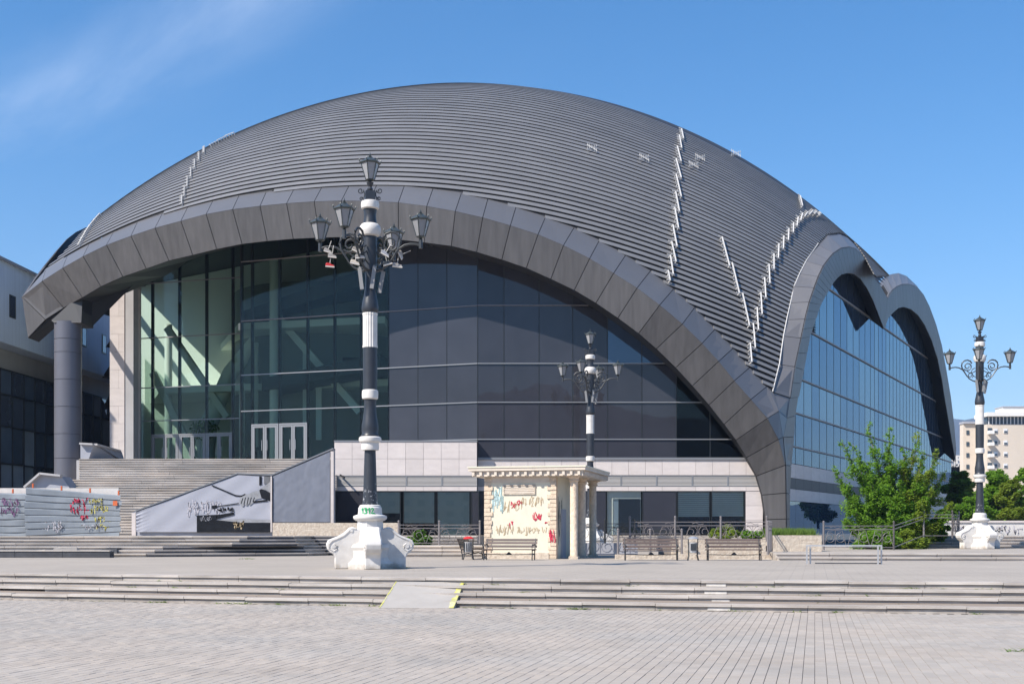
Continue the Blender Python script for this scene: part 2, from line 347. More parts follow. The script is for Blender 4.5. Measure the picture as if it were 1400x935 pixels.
def paver_verts(w, l, dz, c=None):
    b = .0025
    q = [(-w/2+b, -l/2+b), (w/2-b, -l/2+b), (w/2-b, l/2-b), (-w/2+b, l/2-b)]; qq = [(-w/2, -l/2), (w/2, -l/2), (w/2, l/2), (-w/2, l/2)]
    r = []
    for (a, bb) in q: r.append(((c or Vector())+ux*a+uy*bb)+Vector((0, 0, dz)))
    for (a, bb) in qq: r.append(((c or Vector())+ux*a+uy*bb)+Vector((0, 0, dz-.007)))
    return r
PF = [(0, 1, 2, 3)]+[(i, i+4, (i+1) % 4+4, (i+1) % 4) for i in range(4)]
mb = MB(); mb.add(paver_verts(pw-g, pl-g, 0), PF)
first = mb.build('paver', 'paver', sq, local=True, recalc=False); pme = first.data
for k, (c, i, j) in enumerate(cells[:295]):
    o = first if k == 0 else first.copy()
    if k: COL.objects.link(o)
    o.parent = sq; o.location = (c.x, c.y, rg.uniform(-.0015, .0015)); o.rotation_euler = (rg.uniform(-.003, .003), rg.uniform(-.006, .006), 0)
mb = MB()
for (c, i, j) in cells[295:]: mb.add(paver_verts(pw-g, pl-g, rg.uniform(-.002, .002), c), PF)
o = mb.build('paving', 'paver', sq, recalc=False); o['kind'] = 'stuff'
# broad steps between the squares: each slab of each step its own piece
mat('patch', (.55, .52, .48), .8, 0, .2, 8)
stp = MB()
vs = []
xs = [-60+i*2 for i in range(53)]
for x in xs: vs += [(x, arc(x)+.09, -.02), (x, arc(x)+.09, .105), (x, arc(x)+1.6, .60), (x, arc(x)+1.6, -.02)]
stp.add(vs, sum([[(4*i+k, 4*i+4+k, 4*i+4+(k+1) % 4, 4*i+(k+1) % 4) for k in range(4)] for i in range(len(xs)-1)], []))
stairs = stp.build('broad_steps', 'joint'); tag(stairs, kind='structure')
rg = random.Random(11)
for i in range(4):
    zt = .165*(i+1); x = -34+rg.uniform(0, 1.6)
    while x < 30:
        ln = 1.66+rg.uniform(-.02, .02); x1 = x+ln-.012; y0, y1 = arc(x)+i*.4, arc(x1)+i*.4; dz = rg.uniform(-.007, .007); dy = rg.uniform(-.012, .012)
        if abs(x) > 20 and x < -20 or True:
            th = .062
            a = [(x, y0+dy*.4-.036, zt-th+dz), (x1, y1+dy*.4-.036, zt-th+dz), (x1, y1+.47, zt-th+dz), (x, y0+.47, zt-th+dz)]
            b = [(p[0], p[1], zt+dz) for p in a]
            m_ = MB(); m_.hexa(a+b)
            m_.build('tread_slab', 'step', stairs)
            if rg.random() > .02:
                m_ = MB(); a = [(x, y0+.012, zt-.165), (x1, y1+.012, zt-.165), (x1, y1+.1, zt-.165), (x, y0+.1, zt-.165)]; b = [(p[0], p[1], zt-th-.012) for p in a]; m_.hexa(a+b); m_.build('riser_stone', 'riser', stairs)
        x += ln
# upper square
mb = MB(); vs = []
xs = [-60+i*3 for i in range(41)]
for x in xs: vs += [(x, arc(x)+1.66, ZU), (x, 190, ZU), (x, 190, -.1), (x, arc(x)+1.66, -.1)]
mb.add(vs, sum([[(4*i+k, 4*i+4+k, 4*i+4+(k+1) % 4, 4*i+(k+1) % 4) for k in range(4)] for i in range(len(xs)-1)], []))
up = mb.build('upper_square', 'plaza'); tag(up, kind='structure')
t = M['plaza'].node_tree; b = t.nodes['Principled BSDF']; N = t.nodes.new; K = t.links.new
src = b.inputs['Base Color'].links[0].from_socket
co = N('ShaderNodeTexCoord'); mpp = N('ShaderNodeMapping'); mpp.inputs['Rotation'].default_value = (0, 0, VA); K(co.outputs['Object'], mpp.inputs[0])
bk = N('ShaderNodeTexBrick'); bk.inputs['Scale'].default_value = 1; bk.inputs['Brick Width'].default_value = .6; bk.inputs['Row Height'].default_value = .3
bk.inputs['Mortar Size'].default_value = .008; bk.inputs['Color1'].default_value = (1, 1, 1, 1); bk.inputs['Color2'].default_value = (.92, .92, .92, 1); bk.inputs['Mortar'].default_value = (.6, .6, .6, 1)
K(mpp.outputs[0], bk.inputs[0]); vm = N('ShaderNodeVectorMath'); vm.operation = 'MULTIPLY'; K(src, vm.inputs[0]); K(bk.outputs[0], vm.inputs[1]); K(vm.outputs[0], b.inputs['Base Color'])
# wheelchair ramp with yellow edges
ramp = thing('ramp', (-2.0, 29.4, 0), 'narrow concrete ramp with worn yellow edges laid over the broad steps', 'ramp')
A, B_ = P(518, 831.4, 29.3), P(620, 831.4, 29.2); C_, D_ = P(635, 797.5, 30.9), P(541, 797.5, 31.0)
A.z = B_.z = .012; C_.z = D_.z = .56
m_ = MB(); m_.hexa([A-Vector((0, 0, .01)), B_-Vector((0, 0, .01)), Vector((C_.x, C_.y, .0)), Vector((D_.x, D_.y, 0)), A, B_, C_, D_]); m_.build('ramp_slab', 'ramp', ramp)
def edge_strip(p, q, w, sgn):
    m_ = MB(); rr = random.Random(5); k = 14; vs = []
    for i in range(k+1):
        c = p.lerp(q, i/k); w2 = w*rr.uniform(.4, 1.25); vs += [c+Vector((0, 0, .006)), c+Vector((sgn*w2, 0, .006))]
    m_.add(vs, [(2*i, 2*i+1, 2*i+3, 2*i+2) for i in range(k)]); 
    m_.add([p+Vector((-sgn*.003, 0, -.01)), q+Vector((-sgn*.003, 0, -.02)), q+Vector((-sgn*.003, 0, .006)), p+Vector((-sgn*.003, 0, .004))], [(0, 1, 2, 3)])
    return m_
edge_strip(A, D_, .035, 1).build('yellow_edge', 'yellow_paint', ramp, recalc=False); edge_strip(B_, C_, .12, -1).build('yellow_edge', 'yellow_paint', ramp, recalc=False)
# broken patch in the steps with bare white bedding blocks
for k, (a, b) in enumerate(((4.45, 4.95), (4.6, 5.0), (4.5, 5.0), (4.6, 5.05))):
    ya, yb = arc(a)+k*.4, arc(b)+k*.4; m_ = MB(); q = [(a, ya-.003), (b, yb-.003), (b, yb+.05), (a, ya+.05)]
    m_.hexa([(x, y, .165*k+.015) for x, y in q]+[(x, y, .165*k+.085) for x, y in q]); m_.build('patch_block', 'patch', stairs)

# low steps at the right of the upper square + terrace behind
TR = .96
def plate(name, pts, z0, z1, m, parent=None, kind='structure'):
    m_ = MB(); m_.prism([(p[0], p[1], z0) for p in pts], (0, 0, 0), (0, 0, z1-z0)); o = m_.build(name, m, parent)
    if parent is None: tag(o, kind=kind)
    return o
ter = plate('right_terrace', [(10.9, 51.2), (42, 47.6), (60, 47.6), (60, 150), (24, 150), (11.4, 75)], ZU-.05, TR-.004, 'plaza')
rg = random.Random(2)
for i in range(2):
    x = 10.75
    while x < 40:
        x1 = x+2.1; ya = 50.1+i*.45-(x-10.75)*.115; yb = 50.1+i*.45-(x1-10.75)*.115; zt = ZU+.15*(i+1)
        m_ = MB(); a = [(x, ya, zt-.07), (x1-.02, yb, zt-.07), (x1-.02, yb+.7, zt-.07), (x, ya+.7, zt-.07)]; m_.hexa(a+[(p[0], p[1], zt) for p in a]); m_.build('tread_slab', 'step', ter)
        m_ = MB(); a = [(x, ya+.05, zt-.15), (x1-.02, yb+.05, zt-.15), (x1-.02, yb+.3, zt-.15), (x, ya+.3, zt-.15)]; m_.hexa(a+[(p[0], p[1], zt-.075) for p in a]); m_.build('riser_stone', 'oldstep', ter)
        x = x1
# upper flight behind the right lamp (px 1195-1400)
fl = thing('stone_steps', (26, 67, TR), 'short flight of pale stone steps rising behind the right lamp pedestal', 'steps')
for i in range(4):
    ya = 66+i*.55; xl = X(1212+i*12, ya); zt = TR+.165*(i+1); x = xl
    while x < 36:
        x1 = x+3.0
        m_ = MB(); m_.box((x, ya-.03, zt-.07), (x1-.015, ya+.8 if i < 3 else 71.5, zt)); m_.build('tread_slab', 'step', fl)
        m_ = MB(); m_.box((x, ya+.03, zt-.165), (x1-.015, ya+.6, zt-.072)); m_.build('riser_stone', 'oldstep', fl)
        x = x1
# white graffitied wall behind
ww = thing('white_wall', (X(1340, 72), 72, 1.5), 'long low white painted wall with dark scribbles behind the right lamp', 'wall')
m_ = MB(); m_.box((X(1268, 72), 72, 1.0), (X(1470, 72), 72.5, Z(714, 72))); m_.build('wall_body', 'lamp_white', ww)
m_ = MB(); m_.box((X(1268, 72)-.05, 71.93, Z(714, 72)+.002), (X(1470, 72), 72.57, Z(711.5, 72))); m_.build('coping', 'stone', ww)
m_ = MB(); rr = random.Random(8); scribble(m_, X(1352, 72), Z(731, 72), X(1398, 72), Z(718, 72), 71.985, .05, 7, rr); scribble(m_, X(1300, 72), Z(730, 72), X(1318, 72), Z(719, 72), 71.985, .05, 3, rr); m_.build('graffiti', 'ink_pale', ww, recalc=False)

# central / left raised ground in front of the hall, six steps in facets
HT = 1.62                                        # level of the hall's forecourt
rise = (HT-ZU)/6
lst = thing('forecourt_steps', (-20, 58, ZU), 'long zigzag flight of worn stone steps below the poster wall', 'steps')
def lpoly(i):
    s = i*.42
    return [(-36, 57.2+s), (X(200+i*8+(85 if i > 2 else 0), 57.2), 57.2+s), (X(408-i*5, 57.2), 57.2+s+(2.6 if i < 3 else 1.4)), (X(452, 62)-.2*i, 61.6+s*.6), (X(478, 62), 62.2+s*.6), (-3.2, 61.6+s), (-1.75, 61.6+s)]
for i in range(6):
    pl_ = lpoly(i); zt = ZU+rise*(i+1)
    for si, (a, b) in enumerate(zip(pl_, pl_[1:])):
        dm = si in (1, 3)
        a = Vector((a[0], a[1], 0)); b = Vector((b[0], b[1], 0)); Ld = (b-a).length; d = (b-a)/Ld; nrm = Vector((-d.y, d.x, 0)); k = max(1, round(Ld/2.6))
        for q in range(k):
            p0 = a+d*(Ld*q/k); p1 = a+d*(Ld*(q+1)/k-.012); jz = rg.uniform(-.008, .008); fy = rg.uniform(-.015, .015)
            n0 = nrm*(-.03+fy); n1_ = nrm*.75
            m_ = MB(); m_.hexa([p0+n0+Vector((0, 0, zt-.06)), p1+n0+Vector((0, 0, zt-.06)), p1+n1_+Vector((0, 0, zt-.06)), p0+n1_+Vector((0, 0, zt-.06)), p0+n0+Vector((0, 0, zt+jz)), p1+n0+Vector((0, 0, zt+jz)), p1+n1_+Vector((0, 0, zt+jz)), p0+n1_+Vector((0, 0, zt+jz))])
            m_.build('tread_slab', 'oldstep' if not dm else 'step', lst)
            m_ = MB(); n0 = nrm*(.05 if not dm else -.028); n1_ = nrm*.5
            m_.hexa([p0+n0+Vector((0, 0, zt-rise)), p1+n0+Vector((0, 0, zt-rise)), p1+n1_+Vector((0, 0, zt-rise)), p0+n1_+Vector((0, 0, zt-rise)), p0+n0+Vector((0, 0, zt-.065)), p1+n0+Vector((0, 0, zt-.065)), p1+n1_+Vector((0, 0, zt-.065)), p0+n1_+Vector((0, 0, zt-.065))])
            m_.build('riser_stone', 'blackstone' if dm else 'oldstep', lst)  # risers of these facets are near black, the others stone coloured
pts = lpoly(5); plate('forecourt', [(p[0], p[1]+.45) for p in pts]+[(-1.75, 76), (16, 76), (16, 100), (-45, 100), (-45, 57)], ZU-.05, HT-.008, 'plaza')
# loose stone blocks and rubble by the hoarding
rub = [(-23.2, 56.6, .9, .35, .25, 'rough_stone'), (-21.6, 57.1, 1.6, .5, .12, 'blackstone'), (-20.2, 57.0, 1.0, .5, .22, 'blackstone'), (-21.9, 57.3, .8, .4, .3, 'rough_stone'), (-19.3, 57.3, .9, .5, .25, 'rough_stone'), (-24.2, 56.3, 1.1, .4, .16, 'blackstone'), (-20.6, 57.5, 1.1, .4, .42, 'step'), (-18.6, 57.8, .8, .5, .38, 'blackstone')]
names = ['pale broken stone block at the left end of the rubble', 'long black stone slab lying in the rubble below the hoarding', 'black stone block beside the pale corner stone', 'pale rough block leaning in the middle of the rubble', 'pale corner block at the right end of the rubble', 'dark kerb block lying leftmost before the hoarding', 'grey stone slab lying on top of the rubble', 'black block under the right end of the hoarding']
for (x, y, w, d, h, m0), nm in zip(rub, names):
    m_ = MB(); q = [(-w/2, -d/2), (w/2, -d/2*.9), (w/2*.95, d/2), (-w/2, d/2)]
    m_.hexa([(a, b, 0) for a, b in q]+[(a*.96, b*.95, h+rg.uniform(-.03, .03)) for a, b in q])
    o = m_.build('stone_block', m0, local=True); o.location = (x, y, ZU); o.rotation_euler = (0, rg.uniform(-.04, .04), rg.uniform(-.3, .3)); tag(o, nm, 'stone block', 'loose stones below the hoarding')
# ---------------------------------------------------------------- concert hall
hall = thing('concert_hall', (0, 80, HT), 'large dark grey concert hall with ribbed shell roof between wide metal arches', 'concert hall')
def part(m_, name, mt, parent=None, recalc=True): return m_.build(name, mt, parent or hall, recalc=recalc)
# roof shell = part of an ellipsoid
EC = Vector((0.198, 112.402, -26.196+EYE)); EA, EB, ECc, ETH = 57.695, 43.049, 64.454, 0.587
ex = Vector((math.cos(ETH), math.sin(ETH), 0)); ey = Vector((-math.sin(ETH), math.cos(ETH), 0))
def ell(u, ph, off=0.0):
    p = ex*(EA*math.cos(ph)*math.cos(u))+ey*(EB*math.cos(ph)*math.sin(u))+Vector((0, 0, ECc*math.sin(ph)))
    if off:
        n = ex*(math.cos(ph)*math.cos(u)/EA)+ey*(math.cos(ph)*math.sin(u)/EB)+Vector((0, 0, math.sin(ph)/ECc)); p = p+n.normalized()*off
    return p+EC
def enorm(p):
    d = p-EC; return (ex*(d.dot(ex)/EA**2)+ey*(d.dot(ey)/EB**2)+Vector((0, 0, d.z/ECc**2))).normalized()
def hit(px, py, off=0.0):
    """point of the roof shell seen at a pixel"""
    o = Vector((0, 0, EYE))-EC; r = Vector(((px-CX)/FP, 1, (HY-py)/FP))
    s = lambda v: Vector((v.dot(ex)/EA, v.dot(ey)/EB, v.z/ECc)); a = s(o); b = s(r); A_ = b.dot(b); B2 = a.dot(b); C2 = a.dot(a)-1; dd = B2*B2-A_*C2
    t = (-B2-math.sqrt(max(dd, 0)))/A_; p = Vector((0, 0, EYE))+r*t
    return p+enorm(p)*off
def proj(p): return (CX+FP*p.x/p.y, HY-FP*(p.z-EYE)/p.y)
J = [((30, 405.5), (30, 406), (38, 462)), ((63, 368), (57.3, 384.5), (87, 421)), ((92, 350), (85.5, 366.4), (112.7, 407)), ((122, 333.5), (113.6, 350.5), (138, 391.8)), ((155, 317.5), (145.5, 335), (168, 378.5)), ((188, 303.5), (179, 322.7), (200, 367.6)), ((222, 292), (211.8, 311.8), (231, 356.7)), ((257, 282.5), (247.3, 302.2), (263.6, 349)), ((291, 274.5), (281.8, 293), (296.4, 341)), ((327, 267), (318, 286.4), (331, 334)), ((364, 262.5), (355.5, 281.8), (365.5, 330)), ((402, 258.5), (391.8, 278.2), (401, 327)), ((440, 256), (429.5, 275.7), (437, 325.3)), ((477, 254.3), (466.7, 274.6), (472, 324.6)), ((515, 253.3), (505, 275), (508, 325.5)), ((553, 253.7), (544.6, 277), (544.6, 328)), ((592, 258), (583.5, 282), (580, 332)), ((631, 263.5), (622.4, 289), (617, 336.8)), ((667, 272), (660, 297.4), (651.6, 345)), ((705.6, 282.6), (697.8, 308.4), (686, 355.4)), ((746, 296.5), (735.6, 320.6), (719.5, 366.8)), ((785, 311), (770.4, 335.4), (753, 381.8)), ((819.6, 328.4), (806.2, 353.4), (785, 397)), ((855.7, 348.4), (839, 373.5), (814.6, 414.6)), ((889.6, 370), (871, 393.8), (844.6, 435)), ((921, 395), (902, 417), (873, 456)), ((950, 420), (933, 443), (897.2, 477)), ((978, 449.4), (960, 469.4), (923.6, 502.8)), ((1003, 475.3), (982.5, 494), (946.5, 527.5)), ((1025, 502.4), (1004, 520.5), (969.3, 553.6)), ((1048.8, 528), (1026.5, 546), (990, 580)), ((1064.7, 562), (1049, 571.8), (1006.2, 601.6)), ((1070.5, 597.5), (1064.3, 600.5), (1020.4, 625.5)), ((1074, 635.5), (1073.8, 635.6), (1034, 650.5)), ((1074.6, 673.6), (1074.4, 673.7), (1041.6, 676.5)), ((1075.2, 709), (1075, 709.1), (1046.4, 710)), ((1075.2, 731), (1075, 731), (1047, 731))]
def D2(px): return interp(px, [30, 100, 300, 600, 900, 1050, 1075], [84.5, 82.3, 79.7, 77.1, 77.0, 78.4, 79.3])
K1, K2, K3 = [], [], []
for j, (a, b, c) in enumerate(J):
    d = D2(b[0]); K2.append(P(b[0], b[1], d)); K3.append(P(c[0], c[1], d+.25 if j > 0 else d+.1))
    if j == 0: K1.append(P(a[0], a[1], 84.52))
    elif j < 3: K1.append(P(a[0], a[1], d+2.4))
    elif j <= 30: K1.append(hit(*a))
    else: K1.append(P(a[0], a[1], d+(.9, .45, .02, .02, .02, .02)[j-31]))
# wall line of the glass behind, used for the soffit depth
def wallD(px): return interp(px, [110, 185, 318, 330, 530, 650, 1080], [92, 93.8, 91.4, 86.1, 82.2, 80.0, 80.0])
back = MB()
for j in range(len(J)-1):
    a1, b1, a2, b2, a3, b3 = K1[j], K1[j+1], K2[j], K2[j+1], K3[j], K3[j+1]
    if (a1-a2).length > .05 or (b1-b2).length > .05:
        q = [a1, a2, b2, b1] if (a1-a2).length > .1 else [a2, b2, b1]
        if (b1-b2).length < .1: q = [a1, a2, b2]
        m_ = MB(); m_.slab(q, .05, .022); part(m_, 'band_panel', 'band')
    if j == 0:
        t_ = P(62, 437, D2(50)+.25); 
        m_ = MB(); m_.slab([a2, a3, t_], .05, .022); part(m_, 'fascia_panel', 'fascia')
        m_ = MB(); m_.slab([a2, t_, b3, b2], .05, .022); part(m_, 'fascia_panel', 'fascia')
    else:
        m_ = MB(); m_.slab([a2, a3, b3, b2], .05, .022); part(m_, 'fascia_panel', 'fascia')
    o = Vector((0, .07, 0)); dn = Vector((0, .05, -.06))
    back.add([a1+dn, a2+o, b2+o, b1+dn], [(0, 1, 2, 3)]); back.add([a2+o, a3+o, b3+o, b2+o], [(0, 1, 2, 3)])
part(back, 'arch_frame', 'dark', recalc=False)
# soffit of the front arch, running back to the glass
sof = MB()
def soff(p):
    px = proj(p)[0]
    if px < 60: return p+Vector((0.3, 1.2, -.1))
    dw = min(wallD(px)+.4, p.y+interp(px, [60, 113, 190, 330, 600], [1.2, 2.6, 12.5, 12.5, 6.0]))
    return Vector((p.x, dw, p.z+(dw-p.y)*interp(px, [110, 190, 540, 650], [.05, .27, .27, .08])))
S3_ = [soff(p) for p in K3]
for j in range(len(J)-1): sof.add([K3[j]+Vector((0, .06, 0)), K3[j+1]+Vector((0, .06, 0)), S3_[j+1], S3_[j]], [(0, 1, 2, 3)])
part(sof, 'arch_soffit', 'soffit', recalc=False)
# back lining that closes the arch box above the glass
lin = MB()
for j in range(3, 30): lin.add([S3_[j], S3_[j+1], K1[j+1]+Vector((0, .3, -.8)), K1[j]+Vector((0, .3, -.8))], [(0, 1, 2, 3)])
part(lin, 'arch_lining', 'dark', recalc=False)

# ---- side arches (M shaped) in a vertical plane parallel to the side glass
SW0 = Vector((20.0, 87.4, 0)); sd = Vector((.47, .883, 0)).normalized(); sn = Vector((sd.y, -sd.x, 0))
def sidept(px, py, off):
    r = Vector(((px-CX)/FP, 1, (HY-py)/FP)); c = sn.dot(SW0)+off; t = c/(sn.x*r.x+sn.y*r.y)
    return Vector((0, 0, EYE))+r*t
SI = [(1070, 460), (1075, 435), (1084.7, 392.4), (1101, 357.8), (1117.4, 334.7), (1130, 321.6), (1146, 319), (1155, 322), (1167.4, 331.8), (1175, 342.4), (1183, 355)]
# pairs (outer S1, crease S2, inner S3)
SJ = [((1057, 536.5), (1080, 544), (1091.4, 543)), ((1064.4, 498.5), (1086, 502), (1098.3, 506)), ((1070, 460), (1094.5, 463), (1107, 460)), ((1074.5, 438), (1100, 437), (1115, 436)), ((1079.5, 415), (1106, 413.6), (1121.5, 417)), ((1084.7, 392.4), (1112.6, 394.3), (1127, 406.5)), ((1092.5, 375), (1118.3, 379), (1133, 396.5)), ((1101, 357.8), (1125, 364.5), (1139, 386.3)), ((1109, 346), (1131.5, 355.5), (1145, 379.5)), ((1117.4, 334.7), (1138.6, 347), (1150, 375.5)), ((1130, 321.6), (1150, 339.5), (1158, 373.7)), ((1146, 319), (1160.7, 338), (1167.4, 375)), ((1155, 322), (1169.4, 340.4), (1176, 381.8)), ((1167.4, 331.8), (1176.5, 347), (1184.8, 394.3)), ((1175, 342.4), (1182, 354.5), (1192.5, 409.7)), ((1183, 355), (1186, 361), (1200, 429)), ((1201, 389.5), (1213, 408.3), (1208, 450))]
SK = [((1201, 389.5), (1213, 408.3), (1208, 450)), ((1206, 383.5), (1216.5, 401.5), (1214, 435)), ((1211, 378), (1220, 396.5), (1220, 428)), ((1219, 375.5), (1226, 392), (1227.5, 421.5)), ((1228, 374), (1233, 389), (1235, 419.8)), ((1239, 378), (1242, 388.8), (1245, 423)), ((1247, 385.5), (1249, 390.8), (1254.5, 430.7)), ((1254, 392.2), (1254.5, 393.4), (1263.8, 444.6)), ((1262, 402.2), (1262, 402.5), (1273, 464.8)), ((1270, 418), (1270, 418.3), (1281, 489.6)), ((1279.3, 443), (1279.3, 443.3), (1287, 517.6)), ((1287, 471), (1287, 471.3), (1291.7, 548.6)), ((1293.3, 505), (1293.3, 505.3), (1295.3, 569)), ((1299.5, 542.4), (1299.5, 542.7), (1298.8, 591)), ((1304, 579.6), (1304, 580), (1302, 609)), ((1306.8, 613.8), (1306.8, 614), (1306, 631.5))]
OFF = 1.3
SA, SB = [], []
for lst_, outl in ((SJ, SA), (SK, SB)):
    for (a, b, c) in lst_:
        p2 = sidept(*b, OFF); p3 = sidept(*c, OFF-.12)
        if (a[0]-b[0])**2+(a[1]-b[1])**2 < .5: p1 = p2+Vector((-sn.x*1.5, -sn.y*1.5, .02))
        else:
            p1 = hit(*a) if lst_ is SJ and a[0] < 1140 else sidept(*a, OFF-2.2)
        outl.append((p1, p2, p3))
SA[0] = (hit(1057, 536.5), SA[0][1], SA[0][2])
def at_depth(px, py, d): return P(px, py, d)
def offn(p): return sn.dot(p)-sn.dot(SW0)
oo = [offn(t[0]) for t in SA]
for _ in range(3): oo = [oo[0]]+[(oo[i-1]+oo[i]*2+oo[i+1])/4 for i in range(1, len(oo)-1)]+[oo[-1]]
SA = [SA[0]]+[(sidept(*SJ[i][0], oo[i]),)+SA[i][1:] for i in range(1, len(SA))]
bk2 = MB(); sf2 = MB()
for LST in (SA, SB):
    for (a, b) in zip(LST, LST[1:]):
        if (a[0]-a[1]).length > .05 or (b[0]-b[1]).length > .05:
            m_ = MB(); m_.slab([a[0], b[0], b[1], a[1]], .05, .02); part(m_, 'side_band_panel', 'band')
        # fascia: split into narrow upright boards
        for q in range(2):
            f0, f1 = q/2, (q+1)/2; m_ = MB(); m_.slab([a[1].lerp(b[1], f0), a[1].lerp(b[1], f1), a[2].lerp(b[2], f1), a[2].lerp(b[2], f0)], .05, .018); part(m_, 'side_fascia_panel', 'fascia')
        o = -sn*.07
        bk2.add([a[0]+o, b[0]+o, b[1]+o, a[1]+o], [(0, 1, 2, 3)]); bk2.add([a[1]+o, b[1]+o, b[2]+o, a[2]+o], [(0, 1, 2, 3)])
        up_ = Vector((0, 0, 1.05)); sf2.add([a[2]+o, b[2]+o, b[2]-sn*(OFF-.12)+up_, a[2]-sn*(OFF-.12)+up_], [(0, 1, 2, 3)])
# lower leg of the side arch, between the corner line and the side glass
CL = [(1057, 536.5), (1064.7, 562), (1070.5, 597.5), (1073.8, 635.5), (1074.4, 673.6), (1075, 709), (1075, 731)]
CS2 = [(1080, 544), (1076, 571.5), (1072.5, 598.5), (1074.6, 635.8), (1075.2, 673.6), (1075.8, 709), (1075.8, 731)]
CS3 = [(1091.4, 543), (1087.5, 568), (1086, 597), (1082, 637), (1080.2, 675.5), (1080, 709), (1080, 731)]
cl = [hit(1057, 536.5)]+[K1[j] for j in range(31, 37)]
c2 = [sidept(a, b, OFF) for a, b in CS2]; c3 = [sidept(a, b, OFF-.12) for a, b in CS3]
for i in range(2, 7): c2[i] = cl[i]+Vector((.06, .12, 0))
for i in range(6):
    if i < 2 or True:
        if (cl[i]-c2[i]).length > .3 or (cl[i+1]-c2[i+1]).length > .3:
            m_ = MB(); m_.slab([cl[i], cl[i+1], c2[i+1], c2[i]], .05, .02); part(m_, 'corner_panel', 'band')
    m_ = MB(); m_.slab([c2[i], c2[i+1], c3[i+1], c3[i]], .05, .02); part(m_, 'corner_panel', 'fascia')
    o = -sn*.07; bk2.add([cl[i]+o, cl[i+1]+o, c2[i+1]+o, c2[i]+o], [(0, 1, 2, 3)]); bk2.add([c2[i]+o, c2[i+1]+o, c3[i+1]+o, c3[i]+o], [(0, 1, 2, 3)])
    sf2.add([c3[i]+o, c3[i+1]+o, c3[i+1]-sn*1.2, c3[i]-sn*1.2], [(0, 1, 2, 3)])
# corner gap: first front band panel to the roof's corner
m_ = MB(); m_.slab([K1[30], K1[31], cl[0]], .05, .01); part(m_, 'corner_panel', 'band')
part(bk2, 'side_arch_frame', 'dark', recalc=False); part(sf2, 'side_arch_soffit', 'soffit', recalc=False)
# white edge flashing where the ribs meet the side arch
m_ = MB(); m_.tube([SA[0][0]+Vector((-.05, -.1, .05))]+[hit(x_, y_, .12) for x_, y_ in ((1064.2, 498.5), (1069.8, 460), (1074.8, 435), (1084.3, 392.6), (1092, 375), (1101, 357.5), (1117.4, 334.3))], .038, 5); part(m_, 'edge_flashing', 'white_metal')

# ---- ribbed roof
mat('rib_base', (.03, .03, .033), .6)
poly = [(lerp(c[0][0], c[1][0], .10), lerp(c[0][1], c[1][1], .10)) for c in J[3:31]]+[(1057, 536.5), (1064.4, 498.5), (1070, 460), (1075, 435), (1084.7, 392.4), (1101, 357.8), (1117.4, 334.7), (1130, 321.6), (1146, 319), (1155, 322), (1167.4, 331.8), (1175, 342.4), (1183, 355), (1201, 389.5), (1206, 383.5), (1211, 378), (1219, 375.5), (1228, 374), (1300, 380), (1300, 0), (127, 0), (127, 309), (119, 313), (110, 321), (100, 333), (85.5, 349), (62, 370), (63, 373), (92, 352)]
def inside(px, py):
    c = False; n = len(poly); j = n-1
    for i in range(n):
        xi, yi = poly[i]; xj, yj = poly[j]
        if (yi > py) != (yj > py) and px < (xj-xi)*(py-yi)/(yj-yi)+xi: c = not c
        j = i
    return c
LPa, LPb = Vector((-33, 88, 0)), Vector((-31, 150, 0))
def keep(u, ph_):
    p = ell(u, ph_)
    if sn.dot(p) > sn.dot(SW0)-1.0: return False
    return p.x > interp(p.y, [84, 113, 160], [-28.5, -38.2, -54])
def facing(u, ph):
    p = ell(u, ph); return enorm(p).dot(Vector((0, 0, EYE))-p) > -2.0*1
def vis(u, ph):
    p = ell(u, ph)
    f = enorm(p).dot((Vector((0, 0, EYE))-p).normalized())
    if f < -.12: return False
    if p.z < 8: return False
    px, py = proj(p)
    if f < 0: return p.z > 12 and keep(u, ph) and (px > 150 or inside(px, py))
    px, py = proj(p); return inside(px, py)
def intervals(ph):
    st = R(1.0); res = []; u = 0.0; prev = vis(0, ph); start = 0.0 if prev else None
    while u < 2*math.pi:
        v = u+st; cur = vis(v, ph)
        if cur != prev:
            a, b = u, v
            for _ in range(14):
                m2 = (a+b)/2
                if vis(m2, ph) == prev: a = m2
                else: b = m2
            if cur: start = (a+b)/2
            else: res.append((start, (a+b)/2)); start = None
            prev = cur
        u = v
    if start is not None: res.append((start, 2*math.pi))
    return res
dphi = .50/55; PH0 = math.asin((8-EC.z)/ECc); shell = MB(); k = 0; ph = PH0; slats = []
while ph < R(84):
    pm = ph+dphi/2; iv = intervals(pm)
    for (u0, u1) in iv:
        n = max(1, int((u1-u0)/R(1.6))); us = [u0+(u1-u0)*i/n for i in range(n+1)]
        shell.add([ell(u, ph) for u in us]+[ell(u, ph+dphi*1.01) for u in us], [(i, i+1, n+2+i, n+1+i) for i in range(n)])
    ph += dphi
